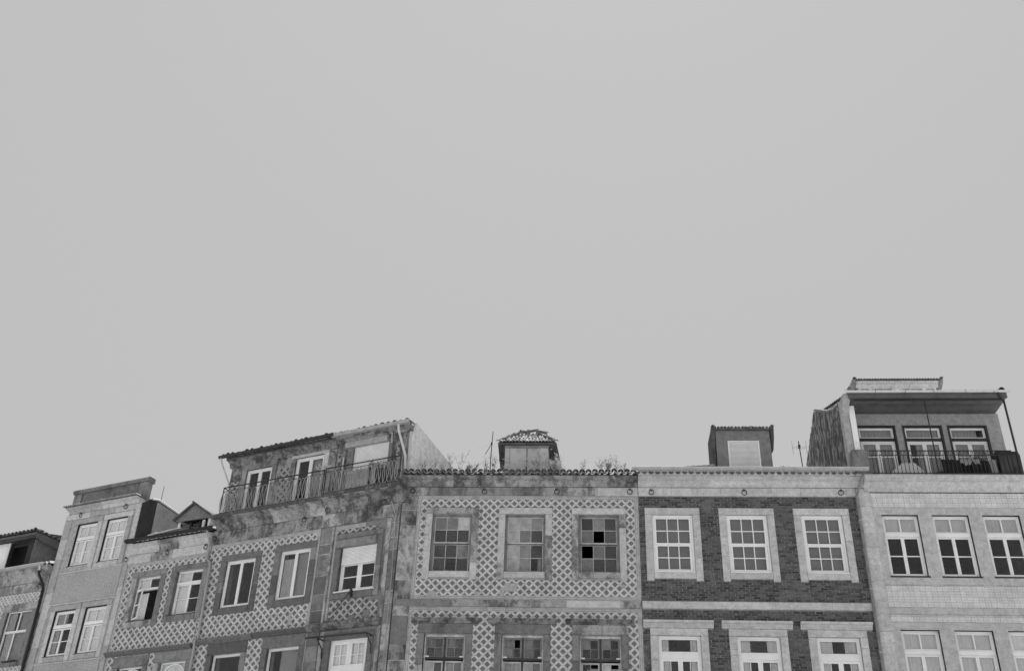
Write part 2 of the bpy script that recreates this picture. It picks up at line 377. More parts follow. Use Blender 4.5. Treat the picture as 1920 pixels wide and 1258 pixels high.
def window(h, u0, u1, z0, z1, leaves, rec=.13, fwid=.05, mat='white_paint', gmat='glass_clean', dep=.06, name='window', extra=None, label=None, bottom=True):
    """leaves: dict(u0,u1,z0,z1 as fractions of the inside of the frame, st=stile, g=(cols,rows), mu=muntin, back=, miss=, mat=, gm=)"""
    mb = MB(); F = fwid
    mb.box(u0, u0+F, rec, rec+dep, z0, z1, .006); mb.box(u1-F, u1, rec, rec+dep, z0, z1, .006); mb.box(u0+F, u1-F, rec+.001, rec+dep, z1-F, z1, .006)
    if bottom: mb.box(u0+F, u1-F, rec+.001, rec+dep, z0, z0+F, .006)
    if extra: extra(mb, rec)
    w = h.part(name, mb, mat)
    if label: w['label'] = label
    iu0, iu1, iz0, iz1 = u0+F, u1-F, z0+(F if bottom else 0), z1-F
    for L in leaves:
        a, b, c, d = iu0+(iu1-iu0)*L['r'][0], iu0+(iu1-iu0)*L['r'][1], iz0+(iz1-iz0)*L['r'][2], iz0+(iz1-iz0)*L['r'][3]
        st = L.get('st', .05); sb = L.get('sb', st); tp = L.get('tp', st); mu_ = L.get('mu', .025); nc, nr = L.get('g', (1, 1)); ro = rec+.012+L.get('dr', 0.)
        m = L.get('mat', mat); gm = L.get('gm', gmat); s = MB()
        if st > 0:
            s.box(a+.001, a+st, ro, ro+.045, c+.001, d-.001, .005); s.box(b-st, b-.001, ro, ro+.045, c+.001, d-.001, .005)
            s.box(a+st, b-st, ro+.001, ro+.044, c+.001, c+sb, .005); s.box(a+st, b-st, ro+.001, ro+.044, d-tp, d-.001, .005)
        ga, gb, gc, gd = a+st, b-st, c+sb, d-tp; cu = L.get('cu') or [i/nc for i in range(nc+1)]; cz = L.get('cz') or [i/nr for i in range(nr+1)]
        for i in range(1, len(cu)-1): x = ga+(gb-ga)*cu[i]; s.box(x-mu_/2, x+mu_/2, ro+.006, ro+.038, gc-.002, gd+.002, .004)
        for j in range(1, len(cz)-1):
            x = gc+(gd-gc)*cz[j]
            for i in range(len(cu)-1):
                s.box(ga+(gb-ga)*cu[i]+(mu_/2 if i else -.002), ga+(gb-ga)*cu[i+1]-(mu_/2 if i+1 < len(cu)-1 else -.002), ro+.007, ro+.037, x-mu_/2, x+mu_/2, .004)
        if s.v: h.part('sash', s, m, w)
        for i in range(len(cu)-1):
            for j in range(len(cz)-1):
                if (i, j) in L.get('miss', ()): continue
                p0, p1 = ga+(gb-ga)*cu[i], ga+(gb-ga)*cu[i+1]; q0, q1 = gc+(gd-gc)*cz[j], gc+(gd-gc)*cz[j+1]
                hw, hh = (p1-p0)/2+.004, (q1-q0)/2+.004
                me = MB().box(-hw, hw, -.002, .002, -hh, hh).mesh('pane', L.get('pm', {}).get((i, j), gm))
                h.at('pane', me, (p0+p1)/2, ro+.02, (q0+q1)/2, w, (RND.uniform(-.006, .006), 0, RND.uniform(-.006, .006)))
        bk = L.get('back')
        if bk:
            for q in (bk if isinstance(bk, list) else [bk]):
                if isinstance(q, str): q = (q, 0, 1, 0, 1)
                cm, f0, f1, g0, g1 = q
                cu0, cu1, cz0, cz1 = a+(b-a)*f0, a+(b-a)*f1, c+(d-c)*g0, c+(d-c)*g1
                if cm == 'blind_grey': h.part('blind', MB().box(cu0+.002, cu1-.002, ro+.10, ro+.11, cz0, cz1), cm, w)
                else: h.part('curtain', fold(cu0+.002, cu1-.002, ro+.062+RND.uniform(0, .01), cz0, cz1, .008), cm, w)
    return w

def tiles(h, name, regions, excl, size, mat, o=-.016, holes=(), origin=(0, 0), relief=False, parent=None, po=None):
    mb = MB(); po = po or (regions[0][0]+.10, regions[0][3])
    for (a, b, c, d) in regions:
        i0, i1 = math.floor((a-origin[0])/size), math.ceil((b-origin[0])/size); j0, j1 = math.floor((c-origin[1])/size), math.ceil((d-origin[1])/size)
        for i in range(i0, i1):
            for j in range(j0, j1):
                x0, x1 = max(a, origin[0]+i*size), min(b, origin[0]+(i+1)*size); y0, y1 = max(c, origin[1]+j*size), min(d, origin[1]+(j+1)*size)
                if x1-x0 < .01 or y1-y0 < .01: continue
                skip = False
                for e in excl:
                    if x0 >= e[0]-1e-4 and x1 <= e[1]+1e-4 and y0 >= e[2]-1e-4 and y1 <= e[3]+1e-4: skip = True; break
                    if e[0] <= x0 and x1 <= e[1]:        # clip tiles that would hang into an opening
                        if y0 < e[2] < y1: y1 = e[2]
                        if y0 < e[3] < y1: y0 = e[3]
                    if e[2] <= y0 and y1 <= e[3]:
                        if x0 < e[0] < x1: x1 = e[0]
                        if x0 < e[1] < x1: x0 = e[1]
                cx_, cy_ = (x0+x1)/2, (y0+y1)/2
                if skip or any(((cx_-q[0])/q[2])**2+((cy_-q[1])/q[3])**2 < 1 for q in holes): continue
                g = .0012; r = RND.uniform(.02, 1); t = [o+RND.uniform(-.0022, .0022) for _ in range(3)]; t4 = t[0]+t[2]-t[1]
                X0, X1, Y0, Y1 = x0+g, x1-g, y0+g, y1-g
                if relief:
                    X0, X1, Y0, Y1 = x0+.002, x1-.002, y0+.002, y1-.002
                    hx, hy = (X0+X1)/2, (Y0+Y1)/2; mb2 = []
                    for (p, q) in ((X0, hx), (hx, X1)):
                        for (s_, t_) in ((Y0, hy), (hy, Y1)):
                            m_ = ((p+q)/2, o-.032, (s_+t_)/2)
                            mb.add([(p, o, s_), (q, o, s_), (q, o, t_), (p, o, t_), m_], [(0,1,4), (1,2,4), (2,3,4), (3,0,4)], r)
                else:
                    mb.add([(X0, t[0], Y0), (X1, t[1], Y0), (X1, t[2], Y1), (X0, t4, Y1), (X0, o+.02, Y0), (X1, o+.02, Y0), (X1, o+.02, Y1), (X0, o+.02, Y1)],
                           [(0,1,2,3), (0,4,5,1), (1,5,6,2), (2,6,7,3), (3,7,4,0)], r)
    me = mb.mesh(name, mat, (po[0], 0, po[1]), recalc=False); ob = link(name, me, parent or h.e, kind='stuff'); ob.location = (po[0]-h.uc, 0, po[1]); return ob

def border(h, runs, size=.14, o=-.017, holes=()):
    """runs of border tiles: (u0, z0, u1, z1, across) laid along u or z; each tile its own piece"""
    mb = MB()
    for (a, c, b, d) in runs:
        horiz = (b-a) > (d-c); n = max(1, round(((b-a) if horiz else (d-c))/size))
        for i in range(n):
            if horiz: x0, x1, y0, y1 = a+(b-a)*i/n, a+(b-a)*(i+1)/n, c, d
            else: x0, x1, y0, y1 = a, b, c+(d-c)*i/n, c+(d-c)*(i+1)/n
            if any(((x0+x1)/2-q[0])**2/q[2]**2+((y0+y1)/2-q[1])**2/q[3]**2 < 1 for q in holes): continue
            g = .0012; t = o+RND.uniform(-.002, .002)
            uv = [(0, 0), (1, 0), (1, 1), (0, 1)] if horiz else [(0, 0), (0, 1), (1, 1), (1, 0)]
            mb.add([(x0+g, t, y0+g), (x1-g, t, y0+g), (x1-g, t, y1-g), (x0+g, t, y1-g), (x0+g, .004, y0+g), (x1-g, .004, y0+g), (x1-g, .004, y1-g), (x0+g, .004, y1-g)],
                   [(0,1,2,3), (0,4,5,1), (1,5,6,2), (2,6,7,3), (3,7,4,0)], RND.uniform(.02, 1), [uv]+[None]*4)
    link('tile_border', mb.mesh('tile_border', 'azulejo_border', (h.uc, 0, 0), recalc=False), h.e, kind='stuff')

# shared small meshes -------------------------------------------------
def canal_tile(r0=.105, r1=.085, L=.44, th=.016, arc=math.pi*.96, seg=8):
    mb = MB(); vs = []
    for y, r in ((0, r0), (L, r1)):
        for rr in (r, r-th):
            for k in range(seg+1):
                w = math.pi/2+arc/2-arc*k/seg; vs.append((rr*math.cos(w), y, rr*math.sin(w)))
    n = seg+1; A0, B0, A1, B1 = 0, n, 2*n, 3*n; fs = []
    for k in range(seg):
        fs += [(A0+k, A0+k+1, A1+k+1, A1+k), (B0+k+1, B0+k, B1+k, B1+k+1), (A0+k+1, A0+k, B0+k, B0+k+1), (A1+k, A1+k+1, B1+k+1, B1+k)]
    for e in (0, seg): fs.append((A0+e, A1+e, B1+e, B0+e))
    mb.add(vs, fs); return mb
TILE = {m: canal_tile().mesh('roof_tile', m, smooth=False) for m in ('roof_tile_old', 'roof_tile_dark', 'roof_tile_light')}
def ring_mesh():
    mb = MB(); mb.tube([(.085*math.cos(w), -.03, .085*math.sin(w)-.05) for w in [2*math.pi*i/20 for i in range(20)]], .014, 6, closed=True)
    mb.tube([(0, .12, .035), (0, -.05, .035)], .024, 8); mb.tube([(0, -.03, .03), (0, -.05, .035)], .04, 8); return mb.mesh('iron_ring', 'rust')
RING = ring_mesh()
def rings(h, pts, o=-.06):
    for u, z in pts: h.at('iron_ring', RING, u, o, z+.04, None, (RND.uniform(.0, .25), RND.uniform(-.2, .2), RND.uniform(-.35, .35)))

def corrugated(u0, u1, o0, z0, o1, z1, per=.218, amp=.055, step=.36, r=True):
    """courses of tiles: wavy, each course lapped over the next one below"""
    mb = MB(); n = max(1, int(round((u1-u0)/per))); seg = 6; L = math.hypot(o1-o0, z1-z0); rows = max(1, int(round(L/step)))
    for j in range(rows):
        t0, t1 = j/rows, min(1, (j+1.12)/rows)
        for i in range(n):
            rr = RND.uniform(.02, 1); vs = []
            for t, lift in ((t0, .035), (t1, .0)):
                for k in range(seg+1):
                    x = (i+k/seg)/n; vs.append((u0+(u1-u0)*x, o0+(o1-o0)*t, z0+(z1-z0)*t+lift+amp*math.cos(2*math.pi*k/seg)*-1))
            m = seg+1; fs = [(k, k+1, m+k+1, m+k) for k in range(seg)]
            vs2 = [(p[0], p[1], p[2]-.04) for p in vs[:m]]
            mb.add(vs+vs2, fs+[(k, 2*m+k, 2*m+k+1, k+1) for k in range(seg)], rr)
    return mb

def eave(h, u0, u1, o, z, slope, per, mat, parent, jitter=1., sag=0.):
    """a front row of single canal tiles: channels below, covers above"""
    n = int(round((u1-u0)/per))
    for i in range(n+1):
        u = u0+(u1-u0)*i/n; s_ = sag*math.sin(math.pi*i/n)
        ob = h.at('roof_tile', TILE[mat], u, o+RND.uniform(-.03, .03)*jitter, z+.07+RND.uniform(-.012, .012)*jitter-s_, parent, (slope+RND.uniform(-.05, .05)*jitter, RND.uniform(-.08, .08)*jitter, RND.uniform(-.06, .06)*jitter))
        if i < n:
            h.at('roof_tile', TILE[mat], u+(u1-u0)/n/2, o-.09+RND.uniform(-.025, .025)*jitter, z+.085+RND.uniform(-.01, .01)*jitter-s_, parent, (-slope-RND.uniform(-.02, .02), math.pi+RND.uniform(-.06, .06)*jitter, RND.uniform(-.04, .04)*jitter))

def roof(h, u0, u1, o0, z0, o1, z1, mat, back=None, per=.218):
    r = link('roof', corrugated(u0, u1, o0, z0, o1, z1, per).mesh('roof', mat, (h.uc, 0, 0)), h.e)
    ob, zb = back if back else (o1+(o1-o0), z0)
    h.part('roof_back', MB().prism([(o0+.1, z0-.12), (o1, z1-.07), (ob, zb-.07), (ob, zb-.2), (o1, z1-.2), (o0+.1, z0-.2)], u0+.02, u1-.02), mat)
    return r

def moulding(z0, z1, p0, p1, back=.3):
    """cornice profile (o, z): fillet, cove, corona, fillet"""
    h_ = z1-z0; d = p1-p0; q = [(back, z0), (-p0, z0), (-p0, z0+.12*h_)]
    for i in range(7):
        w = i/6*math.pi/2; q.append((-p0-.75*d*(1-math.cos(w)), z0+.15*h_+.5*h_*math.sin(w)))
    q += [(-p0-.82*d, z0+.66*h_), (-p0-.82*d, z0+.74*h_), (-p1, z0+.78*h_), (-p1, z1), (back, z1)]
    return q

# ------------------------------------------------------------------ ground
gm = MB(); gm.add([(-4000, -4000, 0), (4000, -4000, 0), (4000, 4000, 0), (-4000, 4000, 0)], [(0, 1, 2, 3)])
link('ground', gm.mesh('ground', 'paving'), None, kind='structure')

# ================================================================== house F: azulejo house in the middle
h = F = House('R', -6.26, 1.775, 'derelict house with diamond patterned tiles, broken panes and weeds along its eave')
WC = (-4.50, -2.02, .44); HW = .675
up = [(c-HW, c+HW, 13.12, 15.13) for c in WC]; lo = [(c-.66, c+.66, 8.55, 11.08) for c in (-4.50, -2.02, .44)]
shell(h, MB().wall(h.u0, h.u1, 0, 16.40, up+lo, 0, .45), 'plaster_wall')
JW = .225
ex = [(a-JW+.01, b+JW-.01, c-.27, d+.22) for a, b, c, d in up]; exl = [(a-JW+.01, b+JW-.01, c, d+.44) for a, b, c, d in lo]
L_, R_ = -5.72, 1.77
fh = [(-3.0+.55, 12.62, .25, .12), (-2.75, 12.40, .1, .14), (-4.98, 12.33, .16, .12), (-3.55, 12.36, .1, .08), (-3.66, 11.2, .09, .2), (1.25, 12.62, .1, .07)]
tiles(h, 'tile_panel', [(L_+.14, R_-.14, 12.32, 15.655)], ex, .1395, 'azulejo', holes=fh, origin=(L_+.14, 12.32))
tiles(h, 'tile_panel', [(L_+.14, R_-.14, 8.6, 11.80)], exl, .1395, 'azulejo', holes=fh, origin=(L_+.14, 11.80-.1395*24))
bh = [(-5.06, 12.25, .22, .1), (-4.6, 11.87, .24, .1), (-3.2, 11.87, .06, .1)]
border(h, [(L_, 15.655, R_, 15.79), (L_, 12.18, R_, 12.32), (L_, 12.32, L_+.14, 15.655), (R_-.14, 12.32, R_, 15.655), (L_, 11.80, R_, 11.935), (L_, 8.6, L_+.14, 11.80), (R_-.14, 8.6, R_, 11.80)], holes=bh)
for i, (a, b, c, d) in enumerate(up):
    surround(h, a, b, c, d, JW, .225, .21, 'granite_mid', .055, .07, 2, ['granite_light', 'granite_light', 'granite_mid', 'granite_light'])
    def old_frame(mb, rec, a=a, b=b, c=c, d=d):
        mb.box(a-.0, a+.045, rec-.06, rec-.001, c, d, .006); mb.box(b-.045, b, rec-.06, rec-.001, c, d, .006); mb.box(a+.045, b-.045, rec-.06, rec-.001, d-.03, d, .006)
    miss = {0: (), 1: (), 2: ((1, 0), )}[i]; missl = {0: (), 1: (), 2: ((0, 1), )}[i]
    g = ['glass_dusty', 'glass_dusty', 'glass_dusty'][i]
    pu = [{(0, 1): 'glass_mist', (1, 1): 'glass_mist', (2, 1): 'glass_pale'}, {(0, 0): 'glass_pale', (0, 1): 'glass_pale', (1, 1): 'glass_pale', (2, 1): 'glass_mist', (1, 0): 'glass_mist', (2, 0): 'glass_dusty'}, {(0, 0): 'glass_mist', (1, 1): 'glass_mist'}][i]
    pm = {(1, 0): 'glass_grey', (2, 1): 'glass_mist'} if i == 0 else ({(0, 0): 'glass_pale', (0, 1): 'glass_pale', (1, 0): 'glass_mist', (2, 0): 'glass_grey', (1, 1): 'glass_mist'} if i == 1 else {(1, 1): 'glass_mist', (0, 0): 'glass_mist'})
    bku = [('curtain_grey', .0, 1., .72, 1.)] if i == 0 else ([('curtain_grey', .0, .62, 0, 1)] if i == 1 else None)
    bkl = [('curtain_grey', .72, 1., .45, .95)] if i == 0 else ([('curtain_grey', .0, .45, 0, 1), ('curtain_grey', .85, .95, 0, .6)] if i == 1 else None)
    window(h, a+.03, b-.03, c+.02, d-.012, [dict(r=(0, 1, .505, 1), st=.032, sb=.05, g=(3, 2), mu=.022, mat='old_paint', miss=miss, pm=pu, back=bku, dr=.0),
        dict(r=(0, 1, 0, .495), st=.03, sb=.03, tp=.02, g=(3, 2), mu=.022, mat='old_paint', miss=missl, pm=pm, back=bkl, dr=.05)], .115, .045, 'grey_wood', g, extra=old_frame)
for i, (a, b, c, d) in enumerate(lo):
    surround(h, a, b, c, d, JW, .32, 0, 'granite_brown', .05, 0, 3, ['granite_brown', 'granite_mid', 'granite_brown', 'granite_dark'])
    h.part('hood', MB().prism([(.2, 11.40), (-.07, 11.40), (-.07, 11.43), (-.15, 11.47), (-.15, 11.50), (-.19, 11.51), (-.19, 11.545), (.2, 11.56)], a-.44, b+.42), 'granite_stained')
    def head(mb, rec, a=a, b=b, d=d):
        mb.box(a, b, rec-.05, rec-.001, d-.075, d-.001, .006); mb.box(a, a+.05, rec-.05, rec-.001, d-.75, d-.077, .006); mb.box(b-.05, b, rec-.05, rec-.001, d-.75, d-.077, .006)
    bk = [[('curtain_grey', 0, 1, 0, 1)], [('curtain_grey', 0, .6, 0, 1)], None][i]; bk2 = [[('curtain_grey', .0, 1, .2, 1)], [('curtain_grey', 0, 1, 0, 1)], [('curtain_grey', .3, 1, 0, .9)]][i]
    rp = lambda c_, r_: {(p, q): RND.choice(['glass_dusty', 'glass_mist', 'glass_mist', 'glass_pale', 'glass_grey']) for p in range(c_) for q in range(r_)}
    T = dict(st=.055, g=(2, 2), mu=.02, mat='grey_wood', pm=rp(2, 2))
    window(h, a, b, c, d-.02, [dict(r=(0, .48, .725, 1), back=bk, miss=((1, 1),) if i == 1 else (), **T), dict(r=(.52, 1, .725, 1), back=bk, **T),
        dict(r=(0, .48, 0, .69), st=.055, g=(2, 5), mu=.022, mat='old_paint', pm=rp(2, 5), back=bk2, miss=((0, 3), (1, 2)) if i == 0 else ((1, 4),)), dict(r=(.52, 1, 0, .69), st=.055, g=(2, 5), mu=.022, mat='old_paint', pm=rp(2, 5), back=bk2, miss=((0, 4),) if i == 0 else ((1, 4),) if i == 2 else ())],
        .16, .05, 'weathered_white', 'glass_dusty', extra=head)
    h.part('transom', MB().box(a+.05, b-.05, .13, .25, 10.30, 10.37, .01), 'dark_wood'); h.part('mullion', MB().box((a+b)/2-.03, (a+b)/2+.03, .135, .24, 8.6, 11.0, .01), 'dark_wood')
    for x in (a+.05, b-.17): h.part('sill_block', MB().box(x, x+.12, .10, .2, 10.36, 10.405, .006), 'white_paint')
fm = ['granite_mid', 'granite_light', 'granite_mid', 'granite_brown']
stones(h, 'string_stone', h.u0+.02, h.u1-.005, -.06, .2, 11.945, 12.17, 'granite_mid', .8, 2.2, mats=fm)
stones(h, 'frieze_stone', h.u0, h.u1, -.055, .3, 15.80, 16.10, 'granite_mid', .8, 1.7, mats=fm)
stones(h, 'cornice_stone', h.u0-.1, h.u1, 0, 0, 0, 0, 'granite_mid', .8, 1.5, prof=moulding(16.101, 16.43, .075, .30), mats=['granite_mid', 'granite_mid', 'granite_stained', 'granite_mid'])
quoins(h, h.u0, L_-.005, -.045, .25, 8., 15.79, 'granite_mid', .45, .95, mats=['granite_mid', 'granite_brown', 'granite_mid', 'granite_stained'])
rings(h, [(-5.93, 15.95), (-3.45, 15.94), (-.97, 15.94), (1.5, 15.94)])
rf = roof(h, h.u0-.05, h.u1, -.12, 16.53, 4.2, 18.05, 'roof_tile_old')
eave(h, h.u0-.15, h.u1-.14, -.40, 16.455, .3, .218, 'roof_tile_old', rf, 1.2, .0)
h.part('eave_board', MB().box(h.u0, h.u1-.2, -.22, .1, 16.435, 16.50), 'earth')

# dormer of F with double door and a broken hip roof
o = 1.2; du0, du1 = -2.90, -1.33
dz0, dz1 = 16.95, 18.34
d = h.part('dormer', MB().box(du0, du1, o, o+2.0, dz0, dz1), 'plaster_grey')
h.part('lintel', MB().box(du0-.02, du1+.02, o-.035, o+.03, dz1-.16, dz1-.001, .01), 'grey_wood', d)
for a, b in ((du0-.001, du0+.17), (du1-.30, du1+.001)): h.part('jamb', MB().box(a, b, o-.03, o+.02, dz0, dz1-.165, .008), 'old_paint', d)
h.part('door_leaf', MB().box(du0+.19, -2.115, o-.012, o-.002, dz0, dz1-.17, .004), 'old_paint', d); h.part('door_leaf', MB().box(-2.085, du1-.32, o-.012, o-.002, dz0, dz1-.17, .004), 'old_paint', d)
h.part('door_gap', MB().box(-2.114, -2.086, o-.004, o+.0, dz0, dz1-.17), 'black_paint', d)
ex0, ex1, ey0, ey1, ez = du0-.26, du1+.30, o-.16, o+2.2, dz1-.01; ax0, ax1, ay, az = du0+.5, du1-.4, o+.66, dz1+.70
rb = MB(); rb.add([(ex0, ey0, ez), (ex1, ey0, ez), (ex1+.16, ey1, ez), (ex0-.08, ey1, ez), (ax0, ay, az), (ax1, ay, az), (ex0+.02, ey0+.02, ez-.06), (ex1-.02, ey0+.02, ez-.06), (ex1-.02, ey1, ez-.06), (ex0+.02, ey1, ez-.06)],
    [(0, 1, 5, 4), (1, 2, 5), (2, 3, 4, 5), (3, 0, 4), (0, 6, 7, 1), (1, 7, 8, 2), (2, 8, 9, 3), (3, 9, 6, 0), (9, 8, 7, 6)])
h.part('dormer_roof', rb, 'roof_tile_dark', d)
def tile_at(h, parent, p, up_, right, mat, name='roof_tile', roll=0., sc=1.):
    """lay one canal tile at p running up the slope"""
    y = up_.normalized(); x = (right-y*right.dot(y)).normalized(); z = x.cross(y)
    m = Matrix((x, y, z)).transposed().to_4x4() @ Matrix.Rotation(RND.uniform(-.09, .09), 4, 'Z') @ Matrix.Rotation(roll+RND.uniform(-.05, .05), 4, 'X') @ Matrix.Diagonal((sc, sc, sc, 1))
    ob = link(name, TILE[mat], parent); ob.matrix_local = Matrix.Translation((p[0]-h.uc, p[1], p[2])) @ m; return ob
up_ = Vector((0, ay-ey0, az-ez)); ln = up_.length
for j in range(5):
    t = j/5*.94; c0, c1 = ex0+(ax0-ex0)*t, ex1+(ax1-ex1)*t; n = int((c1-c0)/.115)
    for i in range(n+1): tile_at(h, d, (c0+(c1-c0)*i/n, ey0+(ay-ey0)*t-.03, ez+(az-ez)*t+.005), up_, Vector((1, 0, 0)), 'roof_tile_light' if RND.random() < .35 else RND.choice(['roof_tile_old', 'roof_tile_old', 'roof_tile_dark']), sc=.62)
for sgn, e0, a0 in ((-1, ex0, ax0), (1, ex1, ax1)):
    us = Vector((a0-e0, 0, az-ez))
    for j in range(3):
        t = j/3*.9
        for i in range(9):
            y = ey0+.1+(ey1-ey0-.1)*i/9
            if y < ey0+(ay-ey0)*t+.05: continue
            tile_at(h, d, (e0+(a0-e0)*t, y, ez+(az-ez)*t), us, Vector((0, -sgn, 0)), 'roof_tile_dark', sc=.8)
    hp = Vector((a0-e0, ay-ey0, az-ez))
    for i in range(4):          # loose hip tiles sticking out
        p = Vector((e0, ey0, ez+.04))+hp*(i/4); tile_at(h, d, p, hp+Vector((0, 0, .10)), Vector((1, -sgn*.0, 0)), 'roof_tile_old', roll=RND.uniform(.02, .25), sc=.75)
for x in (ax0, ax0+.3, ax1-.05): tile_at(h, d, (x, ay-.2, az+.02), Vector((.7, .35, .1)), Vector((0, -1, 0)), 'roof_tile_old', roll=RND.uniform(-.2, .3))
# side eave of the dormer: thin slats hanging down
h.part('side_board', MB().box(ex0+.05, du0-.002, o+.05, o+.10, dz1-.62, dz1-.42), 'dark_board', d)

# ================================================================== house G: brick house
h = G = House('R', 1.785, 9.02, 'dark brick house with white sash windows in pale stone frames')
WC = (2.89, 5.34, 7.79); up = [(c-.675, c+.675, 13.14, 15.14) for c in WC]; lo = [(c-.67, c+.67, 8.55, 11.10) for c in (2.91, 5.36, 7.80)]
wl = shell(h, MB().wall(h.u0, h.u1, 0, 16.40, up+lo, 0, .45), 'mortar')
JW = .235
ex = [(a-JW+.012, b+JW-.012, c-.22, d+.222) for a, b, c, d in up]; exl = [(a-JW+.012, b+JW-.012, 8.5, d+.23) for a, b, c, d in lo]
exe = [q for a, b, c, d in up for q in ((a-JW+.012, a-.01, c-.29, c-.2), (b+.01, b+JW-.012, c-.29, c-.2))]; exh = [(a-.42, b+.42, 11.34, 11.55) for a, b, c, d in lo]
BH, BW, PU, PZ = .066, .224, .236, .0775; bricks = []; row = 0; z = 15.785-PZ
while z > 9.3:
    if not (11.935 < z+BH+.004 and z < 12.195):
        u = 1.80-(PU/2 if row % 2 else 0)+RND.uniform(-.03, .03)
        while u < 8.985:
            a, b = max(u, 1.80), min(u+BW+RND.uniform(-.02, .004), 8.985); segs = [(a, b)]
            for e in ex+exl+exe+exh:
                if z+BH > e[2]+.01 and z < e[3]-.01:
                    ns = []
                    for (p, q) in segs:
                        if q <= e[0] or p >= e[1]: ns.append((p, q)); continue
                        if p < e[0]: ns.append((p, e[0]))
                        if q > e[1]: ns.append((e[1], q))
                    segs = ns
            for (p, q) in segs:
                if q-p > .02: bricks.append((p, q, z))
            u += PU
    z -= PZ*RND.uniform(.985, 1.015); row += 1
full = [i for i, (p, q, z) in enumerate(bricks) if q-p > .195]
full.sort(key=lambda i: ((bricks[i][0]+.11)**2+DIST**2+(bricks[i][2]-CAMZ)**2)); full = [i for i in full if bricks[i][2] > 9.95][:300]; fs_ = set(full)
bmesh_ = MB().box(-.105, .105, -.014, .02, -BH/2, BH/2, .006).mesh('brick', 'brick'); mbs = MB()
for i, (p, q, z) in enumerate(bricks):
    if i in fs_: h.at('brick', bmesh_, (p+q)/2, RND.uniform(-.004, .004), z+BH/2, wl, (RND.uniform(-.02, .02), RND.uniform(-.012, .012), RND.uniform(-.02, .02)))
    else: t = RND.uniform(-.004, .004); s = RND.uniform(-.003, .003); mbs.box(p, q, -.014+t, .02, z+s, z+BH+s, .006, RND.uniform(.02, 1))
link('brick_courses', mbs.mesh('brick_courses', 'brick', (h.uc, 0, 0), recalc=False), wl, kind='stuff')
for i, (a, b, c, d) in enumerate(up):
    surround(h, a, b, c, d, JW, .235, .205, 'granite_light', .045, .075, 2)
    def wsill(mb, rec, a=a, b=b, c=c): mb.box(a+.012, b-.012, rec-.09, rec-.001, c+.001, c+.035, .006)
    S = dict(g=(3, 2), mu=.032, back='blind_grey')
    window(h, a, b, c, d, [dict(r=(0, 1, .49, 1), st=.06, sb=.05, dr=0, **S), dict(r=(0, 1, 0, .50), st=.085, sb=.075, tp=.07, dr=.03, **S)], .03, .07, 'white_paint', 'glass_grey', extra=wsill)
for i, (a, b, c, d) in enumerate(lo):
    surround(h, a, b, c, d, JW, .23, 0, 'granite_light', .045, 0, 3)
    h.part('hood', MB().prism([(.2, 11.333), (-.06, 11.333), (-.06, 11.37), (-.12, 11.42), (-.13, 11.45), (-.20, 11.47), (-.20, 11.545), (.2, 11.56)], a-.44, b+.42), 'granite_light')
    cw = RND.uniform(.2, .3)
    window(h, a, b, c, d, [dict(r=(0, 1, .81, 1), st=.045, back=[('curtain_white', 0, .22+.07*i, 0, 1), ('curtain_white', .78-.06*i, 1, 0, 1)]),
        dict(r=(0, .5, 0, .735), st=.075, g=(2, 1), mu=.02, back=[('curtain_white', 0, .5, 0, 1)]), dict(r=(.5, 1, 0, .735), st=.075, g=(2, 1), mu=.02, back=[('curtain_white', .55, 1, 0, 1)])],
        .04, .07, 'white_paint', 'glass_grey', extra=lambda mb, rec, a=a, b=b, c=c, d=d: mb.box(a+.071, b-.071, rec+.002, rec+.07, c+.07+(d-c-.14)*.735, c+.07+(d-c-.14)*.81, .006))
stones(h, 'string_stone', h.u0+.005, h.u1, -.06, .2, 11.945, 12.185, 'granite_light', 1.2, 2.4)
stones(h, 'frieze_stone', h.u0+.002, h.u1, -.055, .3, 15.80, 16.10, 'granite_light', .5, 1.9)
stones(h, 'cornice_stone', h.u0+.002, h.u1+.3, 0, 0, 0, 0, 'granite_light', .7, 1.3, prof=moulding(16.101, 16.435, .075, .27))
rings(h, [(2.23, 15.92), (5.33, 15.93), (8.55, 15.93)])
rf = roof(h, h.u0+.01, h.u1, -.25, 16.60, 4.3, 18.30, 'roof_tile_old')
hd = MB(); vs = [(.088*math.cos(math.pi+math.pi*k/8), y, .088*math.sin(math.pi+math.pi*k/8)) for y in (-.145, .1) for k in range(9)]
hd.add(vs, [(k, k+1, 9+k+1, 9+k) for k in range(8)]+[tuple(range(9)), tuple(range(9, 18)), (0, 9, 17, 8)]); hd = hd.mesh('eave_tile', 'roof_tile_dark')
n = 33
for i in range(n): h.at('eave_tile', hd, 1.78+(9.0-1.78)*i/(n-1), -.225+RND.uniform(-.008, .008), 16.545+RND.uniform(-.006, .006), rf, (0, RND.uniform(-.05, .05), 0))
h.part('eave_bed', MB().box(h.u0+.01, h.u1, -.352, .3, 16.437, 16.60), 'granite_light')
gt = MB(); pr = [(-.44+.082*math.cos(w), 16.655+.095*math.sin(w)) for w in [math.pi+math.pi*i/8 for i in range(9)]]
pr += [(-.44+.072*math.cos(w), 16.657+.085*math.sin(w)) for w in [2*math.pi-math.pi*i/8 for i in range(9)]]
gt.prism(pr, 1.58, 9.46); g_ = h.part('gutter', gt, 'zinc')
for i in range(12):
    u = 1.95+i*.66; h.part('gutter_joint', MB().tube([(u, -.44+.087*math.cos(w), 16.655+.10*math.sin(w)) for w in [math.pi+math.pi*k/8 for k in range(9)]], .009, 5), 'light_metal', g_)
h.part('gutter_lip', MB().tube([(1.58, -.52, 16.657), (9.46, -.52, 16.657)], .011, 6), 'light_metal', g_)
pp = [h.A(9.42, 16.75, -.42), h.A(9.40, 16.5, -.36), h.A(9.12, 15.95, -.16), h.A(9.05, 15.75, -.12)]
